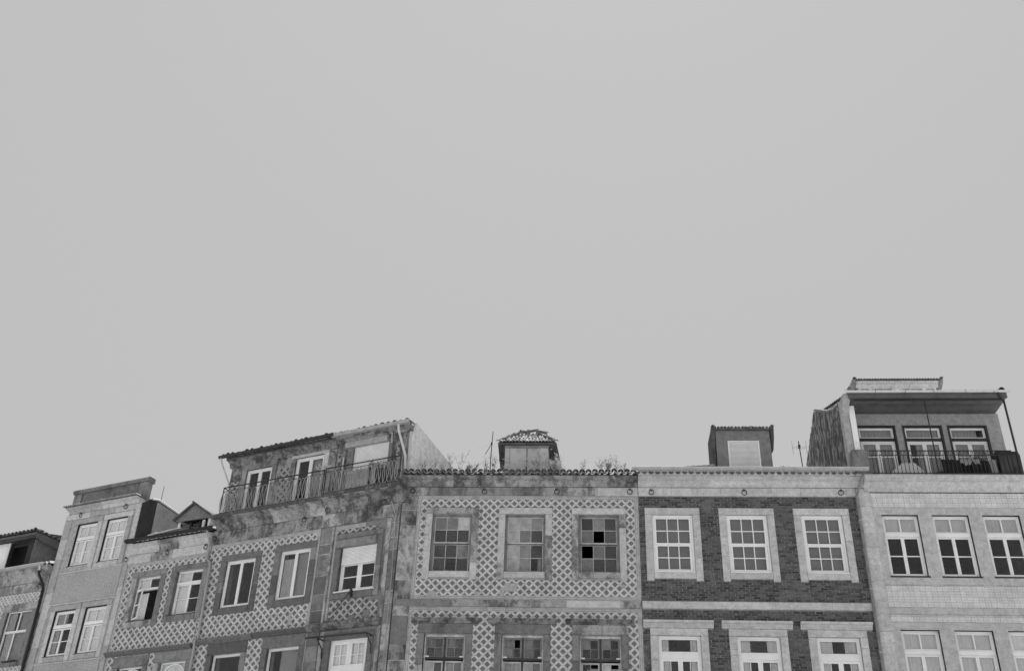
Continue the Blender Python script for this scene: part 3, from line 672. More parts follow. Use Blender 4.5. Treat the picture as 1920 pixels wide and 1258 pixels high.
h.part('downpipe', MB().tube([(9.30, -.42, 16.60), (9.26, -.34, 16.40), (9.07, -.18, 15.95), (9.02, -.13, 15.78), (9.015, -.12, 12.3), (9.015, -.12, 6.)], .05, 8), 'pipe_grey')
for z in (14.9, 12.6, 10.6): h.part('pipe_clip', MB().tube([(9.015, -.12, z), (9.015, -.12, z+.05)], .06, 8), 'zinc')
# dormer of G
o = 1.0; a, b = 4.68, 6.60; zt = 18.78
d = h.part('dormer', MB().wall(a, b, 16.8, zt, [(5.09, 6.20, 16.9, 18.38)], o, o+.2).box(a, a+.15, o+.2, o+1.1, 16.8, zt).box(b-.15, b, o+.2, o+1.1, 16.8, zt).box(a+.15, b-.15, o+.95, o+1.1, 16.8, zt), 'dormer_grey')
fr = MB(); fr.box(5.09, 5.14, o-.01, o+.1, 16.9, 18.38, .006); fr.box(6.15, 6.20, o-.01, o+.1, 16.9, 18.38, .006); fr.box(5.14, 6.15, o-.01, o+.1, 18.33, 18.38, .006)
h.part('shutter_frame', fr, 'white_paint', d)
sm = MB().box(-.515, .515, .0, .016, -.0155, .0155, .005).mesh('slat', 'slat_white')
for i in range(29): h.at('slat', sm, 5.645, o+.02, 18.305-i*.047, d, (-.10, 0, 0))
h.part('back_board', MB().box(5.12, 6.17, o+.045, o+.06, 16.9, 18.35), 'rail_grey', d)
h.part('dormer_roof', MB().prism([(o-.12, zt+.001), (o-.12, zt+.05), (o+.6, zt+.20), (o+1.2, zt+.05), (o+1.2, zt+.001)], a-.1, b+.1), 'roof_tile_dark', d)
for i in range(17): tile_at(h, d, (a-.02+(b-a+.04)*i/16, o-.16, zt+.055), Vector((0, 1, .17)), Vector((1, 0, 0)), 'roof_tile_light', sc=.5)
for i in range(7): tile_at(h, d, (a+.2+(b-a-.4)*i/6, o-.04, zt+.09), Vector((1 if i < 4 else -1, .35, .30+.06*RND.random())), Vector((0, -1 if i < 4 else 1, 0)), 'roof_tile_old', roll=.05, sc=.5)
for sg, x in ((-1, a-.085), (1, b+.085)):
    h.part('verge', MB().prism([(o-.14, zt-.02), (o-.14, zt+.12), (o+1.2, zt+.08), (o+1.2, 17.0), (o+.2, 16.9), (o-.02, zt-.42)] if sg < 0 else [(o-.14, zt-.02), (o-.14, zt+.12), (o+1.2, zt+.08), (o+1.2, zt-.5), (o+.3, zt-.62), (o-.02, zt-.3)], x-.055, x+.055), 'roof_tile_dark', d)
    tile_at(h, d, (x, o-.18, zt+.09), Vector((0, 1, .02)), Vector((1, 0, 0)), 'roof_tile_old', sc=.7)
for i in range(6):
    for sg in (-1, 1):
        x = (a-.35-.19*i) if sg < 0 else (b+.3+.17*i); tile_at(h, rf, (x, .55-i*.06, 16.66+.465*(.99-i*.06)+.05-.012*i), Vector((-sg*1, .4, .18)), Vector((0, -1, 0)), 'roof_tile_old', roll=.16, sc=.55)

# ================================================================== house H: cream tile house with the roofed terrace
h = Hh = House('R', 9.03, 14.86, 'pale house with small relief tiles and a roofed terrace behind iron railings')
WU = [(9.74, 10.92), (11.36, 12.54), (12.98, 14.17)]
up = [(a, b, 13.09, 15.17) for a, b in WU]; lo = [(a, b, 8.7, 11.37) for a, b in WU]
shell(h, MB().wall(h.u0, h.u1, 0, 16.42, up+lo, 0, .45), 'plaster_cream')
for zz0, zz1 in ((15.435, 15.955), (12.085, 12.79), (11.62, 11.85)):
    h.part('tile_bed', MB().box(9.50, h.u1-.01, -.0035, .05, zz0, zz1), 'mortar')
    tiles(h, 'tile_panel', [(9.50, h.u1-.01, zz0, zz1)], [], .176, 'tile_cream', -.007, origin=(9.50, zz0), relief=True)
for zl, zh in ((12.805, 15.42), (8.8, 11.605)):        # smooth stone field round the windows
    c, d = (13.09, 15.17) if zl > 12 else (8.8, 11.37)
    h.part('facing', MB().wall(9.50, h.u1-.01, zl, zh, [(p, q, c, d) for p, q in WU], -.03, .3), 'plaster_cream')
for u in (11.14, 12.76): h.part('sill_ear', MB().box(u-.2, u+.2, -.034, .1, 12.735, 12.803, .006), 'plaster_cream')
for i, (a, b, c, d) in enumerate(up):
    window(h, a, b, c, d, [dict(r=(0, 1, .73, 1), st=.045, g=(2, 1), mu=.05, back='curtain_pale'), dict(r=(0, .5, 0, .66), st=.055, g=(1, 2), mu=.035, dr=.01), dict(r=(.5, 1, 0, .66), st=.055, g=(1, 2), mu=.035, dr=.01)],
        .09, .06, 'white_paint', 'glass_dim', extra=lambda mb, rec, a=a, b=b, c=c, d=d: mb.box(a+.02, b-.02, rec-.03, rec+.06, c+.06+(d-c-.12)*.66, c+.06+(d-c-.12)*.73, .015))
    h.part('sill', MB().box(a-.03, b+.05, -.05, .15, c-.05, c-.002, .008), 'dark_metal')
for i, (a, b, c, d) in enumerate(lo):
    window(h, a, b, c, d, [dict(r=(0, 1, .79, 1), st=.045, g=(2, 1), mu=.05, back='curtain_pale' if i < 2 else 'curtain_white'), dict(r=(0, .5, 0, .735), st=.055, g=(1, 3), mu=.035, dr=.01, back='curtain_pale'), dict(r=(.5, 1, 0, .735), st=.055, g=(1, 3), mu=.035, dr=.01, back='curtain_pale')],
        .09, .06, 'white_paint', 'glass_clean', extra=lambda mb, rec, a=a, b=b, c=c, d=d: mb.box(a+.02, b-.02, rec-.03, rec+.06, c+.06+(d-c-.12)*.735, c+.06+(d-c-.12)*.79, .015))
stones(h, 'string_stone', 9.04, h.u1-.01, -.035, .2, 11.86, 12.075, 'plaster_cream', 1.5, 2.6)
quoins(h, 9.04, 9.495, -.05, .25, 8., 16.1, 'granite_light', .3, .6)
stones(h, 'cornice_stone', 9.30, h.u1, 0, 0, 0, 0, 'granite_light', 1.0, 1.8, prof=moulding(15.957, 16.45, .06, .33))
# terrace: attic wall set back, canopy on posts
ow = .9
aw = [(9.70, 10.93, 16.5, 18.86), (11.31, 12.55, 16.5, 18.86), (12.87, 14.10, 16.5, 18.86)]
h.part('terrace_floor', MB().box(9.06, h.u1-.01, -.30, 7.4, 16.452, 16.50), 'granite_light')
h.part('attic_wall', MB().wall(9.32, 14.66, 16.5, 19.40, aw, ow, ow+.3), 'attic_wall')
h.part('attic_side_wall', MB().box(14.46, 14.66, ow+.301, 7.4, 16.5, 19.4), 'attic_wall'); h.part('attic_back_wall', MB().box(9.32, 14.45, 7.2, 7.4, 16.5, 19.4), 'attic_wall')
for i, (a, b, c, d) in enumerate(aw):
    sf = MB(); sf.box(a-.06, a+.0, ow-.04, ow+.1, c, d+.06); sf.box(b, b+.07, ow-.04, ow+.1, c, d+.06); sf.box(a, b, ow-.04, ow+.1, d, d+.06); sf.box(a, b, ow-.02, ow+.1, 18.34, 18.42)
    h.part('door_surround', sf, 'dark_board')
    window(h, a, b, c, 18.34, [dict(r=(0, .5, 0, 1), st=.07, g=(1, 2), mu=.035, cz=[0, .70, 1], back='curtain_grey' if i != 1 else [('curtain_grey', .5, 1, 0, 1)]), dict(r=(.5, 1, 0, 1), st=.07, cz=[0, .70, 1], mu=.035, back='curtain_grey')], ow+.06, .05, 'white_paint', 'glass_dim', name='terrace_door')
    window(h, a, b, 18.42, d, [dict(r=(0, 1, 0, 1), st=.02, back=[('curtain_grey', 0, 1 if i < 2 else .8, 0, 1)])], ow+.06, .06, 'white_paint', 'glass_dim', name='fanlight')
cz = 19.40
h.part('soffit', MB().box(9.26, 14.58, -.28, 7.19, cz+.001, cz+.03), 'soffit')
for i in range(14): h.part('soffit_board', MB().box(9.40, 14.52, -.20+i*.078, -.20+i*.078+.062, cz-.016, cz+.001, .004), 'soffit')
h.part('fascia', MB().box(9.22, 14.60, -.33, -.285, cz-.02, cz+.20), 'soffit')
h.part('beam', MB().box(9.42, 14.46, -.281, -.22, cz-.07, cz-.017), 'dark_board')
gt = MB(); zc = cz+.215; pr = [(-.40+.065*math.cos(w), zc+.06*math.sin(w)) for w in [math.pi+math.pi*i/8 for i in range(9)]]+[(-.40+.058*math.cos(w), zc+.002+.053*math.sin(w)) for w in [2*math.pi-math.pi*i/8 for i in range(9)]]
gt.prism(pr, 9.13, 14.66); g_ = h.part('gutter', gt, 'light_metal')
h.part('gutter_cap', MB().box(14.66, 14.67, -.465, -.335, zc-.06, zc+.005), 'light_metal', g_)
for u in (10.13, 11.15, 12.12, 13.2, 14.15): h.part('gutter_joint', MB().tube([(u, -.40+.069*math.cos(w), zc+.066*math.sin(w)) for w in [math.pi+math.pi*k/8 for k in range(9)]], .008, 5), 'dark_metal', g_)
rf = roof(h, 9.2, 14.66, -.3, 19.64, 4.2, 21.2, 'roof_tile_old', (7.5, 19.7))
tile_at(h, rf, (14.45, -.38, 19.66), Vector((0, 1, .3)), Vector((1, 0, 0)), 'roof_tile_dark'); tile_at(h, rf, (9.3, -.36, 19.73), Vector((0, 1, .3)), Vector((1, 0, 0)), 'roof_tile_light')
h.part('downpipe', MB().tube([(14.30, -.38, zc-.05), (14.33, -.38, cz-.02), (14.43, -.36, cz-.16), (14.435, -.36, 17.5), (14.435, -.36, 16.5)], .038, 8), 'dark_metal')
h.part('post', MB().tube([(11.80, -.25, cz-.06), (11.80, -.25, 16.5)], .022, 8), 'dark_metal')
h.part('post', MB().tube([(9.52, .45, cz), (9.52, .45, 17.45), (9.52, .40, 17.3)], .03, 8), 'dark_metal')
# party wall gable clad in stained sheets
gp = [(.60, 16.6), (.60, 19.62), (1.5, 19.86), (2.4, 20.25), (3.3, 20.75), (4.24, 21.30), (6.75, 20.02), (7.6, 19.55), (7.6, 16.6)]
gw = h.part('gable_wall', MB().slab(gp, 9.07, 9.30), 'plaster_wall')
def gable_top(o_):
    for (a, b), (c, d) in zip(gp[1:8], gp[2:9]):
        if a <= o_ <= c: return b+(d-b)*(o_-a)/(c-a)
    return 19.5
k = 0; o_ = .60
while o_ < 7.5:
    e = min(o_+.46, 7.6); mb = MB(); mb.slab([(o_+.004, 16.7), (o_+.004, gable_top(o_)-.01), (e-.004, gable_top(e)-.01), (e-.004, 16.7)], 9.045+(.012 if k % 2 else 0), 9.068)
    h.part('cladding_sheet', mb, 'sheet_stained', gw); o_ = e; k += 1
o_ = .7
while o_ < 7.4:
    z0 = gable_top(o_); z1 = gable_top(o_+.02); sl_ = (z1-z0)/.02
    tile_at(h, gw, (9.06, o_, z0+.01), Vector((1, 0, .12)), Vector((0, -1, 0)), 'roof_tile_light', sc=.62 if o_ > 4.2 else .85); o_ += .27
# wing wall at the end of the gable and the white strip beside it
h.part('wing_wall', MB().prism([(.24, 17.62), (.36, 17.0), (.595, 17.0), (.595, 19.60), (-.25, 19.60), (-.28, 19.46), (.05, 19.28), (.30, 19.0), (.26, 18.7)], 9.06, 9.29), 'plaster_grey')
h.part('pilaster', MB().box(9.305, 9.50, .22, .88, 17.3, cz-.02, .01), 'white_paint')
h.part('parapet_block', MB().box(9.10, 9.62, -.1, .55, 16.501, 17.52, .03), 'granite_brown')
# railing
ro = -.26; rl = h.part('railing', MB().box(9.62, 14.30, ro-.015, ro+.015, 17.37, 17.40).box(9.62, 14.30, ro-.012, ro+.012, 17.215, 17.235).box(9.62, 14.30, ro-.015, ro+.015, 16.54, 16.565), 'dark_metal')
bal = MB().box(-.008, .008, -.008, .008, -.326, .326); bal.tube([(.065*math.cos(w)-.065, 0, -.27+.065*math.sin(w)) for w in [math.pi*i/7+math.pi for i in range(8)]], .006, 5); bal = bal.mesh('baluster', 'dark_metal')
scr = MB().tube([(.045*math.cos(w)*(1-w/14), 0, .06*math.sin(w)*(1-w/14)) for w in [i*.5 for i in range(18)]], .007, 5).mesh('scroll', 'dark_metal')
n = 36
for i in range(n):
    u = 9.69+(14.25-9.69)*i/(n-1); h.at('baluster', bal, u, ro, 16.89, rl); h.at('scroll', scr, u+.05, ro, 17.30, rl, (0, RND.uniform(-.3, .3), 0))
# lantern on top of the roof, further back
o = 4.1; a, b, zt, zb = 10.92, 13.92, 22.31, 21.0
d = h.part('roof_lantern', MB().wall(a, b, zb, zt, [(a+.06, a+.36, zb+.3, 22.21), (a+.52, a+1.28, zb+.3, 22.21), (a+1.72, a+2.46, zb+.3, 22.21), (a+2.64, a+2.92, zb+.3, 22.21)], o, o+.2).box(a, a+.15, o+.2, o+2.4, zb, zt).box(b-.15, b, o+.2, o+2.4, zb, zt).box(a+.15, b-.15, o+2.2, o+2.4, zb, zt), 'plaster_white')
h.part('cornice', MB().prism(moulding(zt-.03, zt+.17, -o+.02, -o+.16, o+.1), a-.1, b+.1), 'plaster_white', d)
for p0, p1 in ((.06, .36), (.52, 1.28), (1.72, 2.46), (2.64, 2.92)): h.part('pane', MB().box(a+p0, a+p1, o+.12, o+.125, zb+.3, 22.21), 'glass_dim', d)
h.part('pilaster', MB().box(a+1.36, a+1.62, o-.03, o-.001, zb, zt-.032), 'plaster_white', d)
h.part('lantern_roof', MB().prism([(o-.2, zt+.171), (o-.2, zt+.19), (o+1.2, zt+.5), (o+2.6, zt+.19), (o+2.6, zt+.171)], a-.16, b+.16), 'roof_tile_dark', d)
for i in range(31): tile_at(h, d, (a-.12+(b-a+.24)*i/30, o-.24, zt+.19), Vector((0, 1, .2)), Vector((1, 0, 0)), 'roof_tile_old', sc=.5)
for sg, x in ((-1, a-.19), (1, b+.19)):
    h.part('side_eave', MB().prism([(o-.2, zt+.12), (o-.2, zt+.24), (o+2.5, zt+.2), (o+2.5, zt-.15), (o+.1, zt-.05)], x-.07, x+.07), 'roof_tile_old', d); tile_at(h, d, (x, o-.28, zt+.22), Vector((0, 1, .1)), Vector((1, 0, 0)), 'roof_tile_old', sc=.7)

# ================================================================== house E: narrow one-bay house in the bend of the row
h = E = House('L', -3.19, -.005, 'narrow soot-stained house with a half lowered roller shutter and patched tiles')
up = [(-2.26, -.80, 12.63, 14.21)]; lo = [(-2.25, -.80, 8.4, 11.03)]
shell(h, MB().wall(h.u0, h.u1, 0, 15.60, up+lo, 0, .45), 'granite_brown', 2.4, 15.6)
DM = ['granite_dark', 'granite_dark', 'granite_brown']
eh = [(-.75, 15.0, .5, .25), (-.55, 14.72, .12, .2), (-1.0, 11.75, .2, .16), (-1.55, 11.66, .16, .12), (-.72, 12.4, .25, .16), (-2.3, 12.4, .2, .1), (-2.35, 11.72, .18, .1)]
tiles(h, 'tile_panel', [(-2.50, -.56, 14.70, 14.86), (-2.46, -.56, 11.66, 12.36)], [], .1395, 'azulejo_dirty', holes=eh, origin=(-2.5, 11.66))
border(h, [(-2.50, 14.86, -1.36, 15.0), (-.50, 12.2, -.44, 15.02), (-2.58, 11.7, -2.50, 15.02)], holes=[(-.47, 13.55, .1, .5), (-.47, 12.3, .1, .3)])
surround(h, -2.26, -.80, 12.63, 14.50, .21, .19, .24, 'granite_brown', .05, 0, 2, DM)
window(h, -2.26, -.80, 12.63, 14.21, [dict(r=(0, .52, 0, .66), st=.09, g=(1, 2), mu=.035), dict(r=(.52, 1, 0, .66), st=.09, g=(1, 2), mu=.035)], .12, .04, 'white_paint', 'glass_dim')
h.part('shutter_box', MB().prism([(.11, 14.20), (-.10, 14.20), (-.14, 14.24), (-.14, 14.42), (-.10, 14.47), (.11, 14.47)], -2.40, -.82), 'granite_brown')
ub, ut = 13.62, 14.20; sm = MB().box(-.70, .70, 0, .014, -.019, .019, .006).mesh('slat', 'slat_white')
for i in range(12): h.at('slat', sm, -1.53, .06, ut-.025-i*.0485, None, (.12, 0, 0))
h.part('shutter_bar', MB().box(-2.23, -.83, .055, .08, ub-.02, ub+.012), 'white_paint'); h.part('window_ledge', MB().box(-2.32, -.74, -.10, .12, 12.60, 12.635, .008), 'white_paint')
h.part('ledge', MB().prism([(.2, 11.36), (-.10, 11.36), (-.24, 11.46), (-.26, 11.52), (-.26, 11.55), (.2, 11.60)], -3.16, -.38), 'granite_stained')
h.part('cable_knot', MB().tube([(-1.62, -.09, 12.66), (-1.56, -.12, 12.58), (-1.62, -.10, 12.5), (-1.54, -.11, 12.44), (-1.6, -.1, 12.40)], .045, 6), 'dark_metal')
h.part('cable', MB().tube([(-1.62, -.1, 12.62), (-1.8, -.08, 12.4), (-2.05, -.07, 12.1), (-2.3, -.06, 11.95)], .012, 5), 'dark_metal')
h.part('cable', MB().tube([(-.35, -.1, 15.6), (-.15, -.09, 15.1), (-.16, -.08, 14.6), (-.32, -.08, 14.2), (-.5, -.07, 14.05)], .010, 5), 'light_metal')
h.part('cable', MB().tube([(-.12, -.12, 15.9), (-.09, -.1, 15.2), (-.12, -.1, 14.6), (-.07, -.1, 13), (-.08, -.1, 9)], .014, 5), 'rail_grey')
h.part('cable', MB().tube([(-1.25, -.07, 11.85), (-1.05, -.09, 11.6), (-.98, -.12, 11.45)], .010, 5), 'light_metal')
surround(h, -2.25, -.80, 8.4, 11.03, .22, .2, 0, 'granite_brown', .04, 0, 3, DM)
window(h, -2.25, -.80, 8.4, 11.03, [dict(r=(0, .5, .0, 1), st=.10, cu=[0, .5, 1], cz=[0, .30, .62, .70, .85, 1], mu=.028, back='curtain_white', dr=0), dict(r=(.5, 1, .0, 1), st=.10, cu=[0, .5, 1], cz=[0, .30, .62, .70, .85, 1], mu=.028, back='curtain_white')], .07, .05, 'white_paint', 'glass_clean', name='french_door')
h.part('door_panel', MB().box(-2.17, -.88, .06, .078, 8.5, 10.22, .01), 'white_paint')
h.part('awning_rail', MB().tube([(-2.95, -.42, 11.06), (-.58, -.42, 11.02)], .03, 6), 'dark_metal')
for u in (-2.5, -.62): h.part('awning_bracket', MB().tube([(u, -.03, 10.45), (u, -.08, 10.75), (u, -.42, 11.03)], .022, 6).tube([(u, -.02, 11.03), (u, -.42, 11.03)], .02, 6), 'dark_metal')
quoins(h, -3.17, -2.70, -.03, .25, 8., 15.0, 'granite_dark', .35, .8, DM)
for k, (a, b, z0, z1) in enumerate(((-2.69, -2.60, 11.62, 15.0), (-.44, -.30, 11.62, 15.02))): h.part('pilaster', MB().box(a, b, -.07, .2, z0, z1, .01), 'granite_mid')
h.part('pilaster', MB().box(-.48, -.34, -.05, .2, 8., 11.34, .01), 'granite_mid'); h.part('pilaster', MB().box(-2.66, -2.5, -.05, .2, 8., 11.34, .01), 'granite_mid')
quoins(h, -.295, -.01, -.05, .25, 8., 15.35, 'granite_stained', .4, .8, ['granite_stained', 'granite_mid', 'granite_brown'])
stones(h, 'frieze_stone', h.u0, h.u1+.02, -.06, .3, 15.05, 15.524, 'granite_stained', .6, 1.2, mats=['granite_stained', 'granite_stained', 'granite_mid'])
stones(h, 'cornice_stone', -3.05, h.u1+.16, 0, 0, 0, 0, 'granite_stained', .6, 1.1, prof=[(.3, 15.525), (-.06, 15.525), (-.09, 15.62), (-.2, 15.75), (-.3, 15.82), (-.3, 15.88), (-.52, 15.93), (-.54, 16.08), (.3, 16.12)])
h.part('balcony_slab', MB().box(-3.03, .17, -.555, .05, 15.965, 16.115, .02), 'soot_stone')
rings(h, [(-.62, 15.62)], -.12)

# ================================================================== house D: two-bay tiled house with balcony attic
h = Dd = House('L', -8.03, -3.20, 'tiled two-bay house with white frames under a stained balcony and attic')
up = [(-7.17, -5.87, 12.60, 14.32), (-4.80, -3.52, 12.63, 14.39)]; lo = [(-7.08, -5.84, 8.4, 10.96), (-4.76, -3.46, 8.4, 10.98)]
shell(h, MB().wall(h.u0, h.u1, 0, 15.60, up+lo, 0, .45), 'plaster_wall', 7, 15.6)
ex = [(a-.24, b+.24, c-.24, d+.22) for a, b, c, d in up]; exl = [(a-.22, b+.22, c, d+.46) for a, b, c, d in lo]
tiles(h, 'tile_panel', [(-8.0, -3.34, 11.57, 14.89)], ex, .1395, 'azulejo', holes=[(-4.05, 11.9, .08, .2)], origin=(-8.0, 11.57)); tiles(h, 'tile_panel', [(-8.0, -3.34, 8.5, 11.36)], exl, .1395, 'azulejo', origin=(-8.0, 8.5))
border(h, [(-8.0, 14.89, -3.20, 15.03), (-3.34, 11.57, -3.21, 14.89), (-3.34, 8.5, -3.21, 11.36)])
for a, b, c, d in up: surround(h, a, b, c, d, .25, .23, .25, 'granite_brown', .045, 0, 3, ['granite_dark', 'granite_brown', 'granite_dark'])
for a, b, c, d in lo: surround(h, a, b, c, d, .23, .40, 0, 'granite_brown', .045, 0, 3, ['granite_dark', 'granite_brown', 'granite_dark'])
for k, (a, b, c, d) in enumerate(up):
    window(h, a, b, c, d, [dict(r=(0, .5, 0, 1), st=.06, back=[('curtain_grey', .12, .9, 0, .86)] if k else None, gm='glass_grey' if not k else 'glass_clean'), dict(r=(.5, 1, 0, 1), st=.06, back=[('blind_grey', 0, 1, 0, 1)] if k else None)], .05, .05, 'white_plastic', 'glass_clean')
for k, (a, b, c, d) in enumerate(lo):
    window(h, a, b, c, d, [dict(r=(0, 1, 0, 1), st=.02, back=[('blind_grey', .35, 1, 0, 1)] if k else None)], .09, .06, 'white_plastic', 'glass_clean')
h.part('ledge', MB().prism([(.2, 11.385), (-.06, 11.385), (-.16, 11.45), (-.2, 11.47), (-.2, 11.53), (.2, 11.56)], -5.38, -3.2), 'granite_dark')
h.part('ledge', MB().prism([(.2, 11.345), (-.06, 11.345), (-.16, 11.41), (-.2, 11.43), (-.2, 11.49), (.2, 11.52)], -7.9, -5.40), 'granite_dark')
SM = ['granite_stained', 'granite_stained', 'granite_mid']
stones(h, 'frieze_stone', h.u0, h.u1, -.06, .3, 15.032, 15.504, 'granite_stained', .7, 1.4, mats=['granite_brown', 'granite_stained', 'granite_mid'])
stones(h, 'cornice_stone', -7.85, h.u1+.15, 0, 0, 0, 0, 'granite_stained', .6, 1.2, prof=[(.3, 15.505), (-.07, 15.505), (-.09, 15.58), (-.2, 15.72), (-.3, 15.78), (-.3, 15.84), (-.50, 15.90), (-.54, 16.0), (.3, 16.05)], mats=SM)
h.part('balcony_slab', MB().box(-7.9, -3.04, -.555, .05, 15.90, 16.02, .02), 'soot_stone')
rings(h, [(-7.85, 15.25), (-3.9, 15.42), (-2.95, 15.64)], -.12)
# attic over D and E
ao = .10; aw = [(-7.08, -5.88, 16.1, 17.94), (-4.83, -3.55, 16.1, 18.05)]
at = h.part('attic_wall', MB().wall(-7.84, -3.05, 16.05, 18.42, aw, ao, ao+.3).box(-7.84, -7.6, ao+.3, 4.5, 16.05, 18.42), 'granite_stained')
h.part('attic_back_wall', MB().box(-7.58, .2, 4.3, 4.5, 15.9, 18.42), 'plaster_wall')
tiles(h, 'attic_tiles', [(-7.78, -7.40, 16.1, 17.55), (-5.50, -5.02, 16.1, 17.75)], [], .1395, 'azulejo_dirty', ao-.012, origin=(-7.78, 16.1))
for k, (a, b, c, d) in enumerate(aw):
    for x0, x1 in ((a-.2, a), (b, b+.2)): h.part('jamb', MB().box(x0, x1, ao-.05, ao+.2, c, d-.002, .012), RND.choice(['granite_mid', 'granite_light']))
    h.part('lintel', MB().box(a-.2, b+.2, ao-.05, ao+.2, d, d+.24, .012), 'granite_light' if k else 'granite_brown')
    window(h, a, b, c, d, [dict(r=(0, .5, 0, 1), st=.075, back=None), dict(r=(.5, 1, 0, 1), st=.075, back=[('blind_grey', .0, .7, 0, 1)] if k else None)], ao+.04, .055, 'white_plastic', 'glass_clean', name='balcony_door')
h.part('attic_cornice', MB().prism([(ao+.1, 18.16), (ao-.06, 18.16), (ao-.10, 18.26), (ao-.10, 18.30), (ao-.28, 18.38), (ao-.30, 18.44), (ao+.1, 18.46)], -7.92, -3.0), 'granite_stained')
rf = link('roof', corrugated(-8.05, -3.0, -.30, 18.52, 2.2, 19.15).mesh('roof', 'roof_tile_dark', (h.uc, 0, 0)), h.e)
h.part('roof_back', MB().prism([(-.2, 18.45), (2.2, 19.06), (4.6, 18.45), (4.6, 18.38), (-.2, 18.38)], -7.95, -3.0), 'roof_tile_dark')
eave(h, -8.0, -3.05, -.34, 18.44, .22, .23, 'roof_tile_old', rf, 1.3)
h.part('gutter', MB().tube([(-8.12, -.42, 18.44), (-5.5, -.42, 18.455), (-2.95, -.42, 18.48)], .07, 8), 'dark_metal')
h.part('downpipe', MB().tube([(-8.02, -.42, 18.40), (-8.0, -.40, 18.25), (-7.80, .0, 17.5), (-7.78, .05, 17.2), (-7.78, .05, 16.1)], .04, 8), 'light_metal')

def oval_rail(h, u0, u1, o, z0, z1, mat, oval, per, ret=None, label=None, skip=()):
    r = MB().box(u0, u1, o-.018, o+.018, z1-.03, z1).box(u0, u1, o-.014, o+.014, z0, z0+.025).box(u0, u1, o-.010, o+.010, z1-.17, z1-.155)
    for u in (u0, u1-.02): r.box(u, u+.02, o-.02, o+.02, z0, z1+.01)
    if ret: r.box(u0-.0, u0+.02, o+.02, ret, z1-.03, z1).box(u0, u0+.02, o+.02, ret, z0, z0+.025)
    ob = h.part('railing', r, 'dark_metal')
    zh = (z1-.17-z0-.03)/2; zc = z0+.03+zh
    ov = MB().tube([(oval*math.cos(w), 0, zh*math.sin(w)) for w in [2*math.pi*i/22 for i in range(22)]], .012, 5, closed=True).mesh('oval_bar', mat)
    n = int((u1-u0-.1)/per)
    for i in range(n+1):
        if i in skip: continue
        h.at('oval_bar', ov, u0+.08+(u1-u0-.16)*i/n, o+RND.uniform(-.006, .006), zc, ob, (RND.uniform(-.04, .04), RND.uniform(-.06, .06), RND.uniform(-.15, .15)))
    if ret:
        for i in range(5): h.at('oval_bar', ov, u0+.01, o+.08+i*(ret-o-.15)/4, zc, ob, (0, 0, math.pi/2))
    return ob
oval_rail(h, -7.52, -3.03, -.50, 16.02, 17.06, 'rail_grey', .13, .165, ao-.01)
# attic of E
h = E
h.part('attic_wall', MB().wall(-3.03, .02, 16.13, 18.40, [(-2.30, -.82, 16.2, 18.08)], ao+.02, ao+.3), 'granite_stained')
h.part('side_gable', MB().slab([(ao+.02, 16.0), (ao+.02, 18.42), (.25, 18.70), (1.4, 18.50), (3.1, 18.20), (4.4, 17.9), (4.4, 16.0)], .021, .16), 'plaster_white')
h.part('verge_trim', MB().tube([(.10, .0, 18.55), (.10, .25, 18.71), (.10, 1.4, 18.54), (.10, 3.1, 18.23), (.10, 4.4, 17.92)], .03, 6), 'light_metal')
h.part('corner_trim', MB().box(.02, .10, ao-.03, ao+.015, 16.2, 18.45), 'light_metal')
h.part('shutter_box', MB().prism([(ao+.02, 18.07), (ao-.10, 18.07), (ao-.14, 18.11), (ao-.14, 18.26), (ao-.10, 18.30), (ao+.02, 18.30)], -2.62, -.84), 'plaster_grey')
sm = MB().box(-.74, .74, 0, .014, -.019, .019, .006).mesh('slat', 'slat_white')
for i in range(32): h.at('slat', sm, -1.56, ao+.05, 18.06-i*.0485, None, (.12, 0, 0))
h.part('back_board', MB().box(-2.3, -.82, ao+.08, ao+.09, 16.2, 18.1), 'curtain_grey')
for a, b in ((-2.56, -2.31), (-.81, -.66)): h.part('jamb', MB().box(a, b, ao-.03, ao+.2, 16.15, 18.06, .012), 'granite_brown')
tiles(h, 'attic_tiles', [(-.48, -.36, 17.4, 17.95), (-2.95, -2.85, 17.2, 17.9)], [], .1395, 'azulejo_dirty', ao+.005, origin=(-.5, 16.1))
h.part('attic_cornice', MB().prism([(ao+.1, 18.30), (ao-.08, 18.30), (ao-.12, 18.36), (ao-.30, 18.40), (ao-.32, 18.46), (ao+.1, 18.48)], -3.0, .15), 'granite_stained')
rf = link('roof', corrugated(-3.0, .0, -.25, 18.52, 2.2, 18.28).mesh('roof', 'roof_tile_old', (h.uc, 0, 0)), h.e)
h.part('roof_back', MB().prism([(-.2, 18.46), (2.2, 18.20), (4.4, 17.8), (4.4, 17.7), (-.2, 18.40)], -2.99, .015), 'roof_tile_old')
eave(h, -2.95, .08, -.30, 18.46, .10, .25, 'roof_tile_old', rf, 1.5)
gb = MB(); gb.prism([(-.40, 18.42), (-.40, 18.54), (-.385, 18.54), (-.385, 18.435), (-.27, 18.435), (-.27, 18.42)], -3.05, .24); h.part('gutter', gb, 'zinc')
h.part('downpipe', MB().tube([(-.22, -.34, 18.42), (-.20, -.33, 18.2), (.0, -.05, 17.3), (.03, -.04, 16.9), (.03, -.04, 16.2)], .045, 8), 'light_metal')
h.part('cable', MB().tube([(-.62, -.08, 18.28), (-.60, -.1, 18.1), (-.61, -.06, 17.9)], .018, 5), 'light_metal')
h.part('wall_bracket', MB().tube([(-3.25, .0, 18.05), (-2.98, -.12, 17.92)], .022, 5), 'dark_metal')
h.part('pipe', MB().tube([(-2.66, .03, 17.7), (-2.66, .03, 16.2)], .03, 6), 'light_metal')
oval_rail(h, -2.98, .12, -.50, 16.12, 17.10, 'rail_grey', .13, .16)
h.part('mesh_screen', MB().box(-2.1, -.9, -.46, -.455, 16.2, 16.85), 'rail_grey')

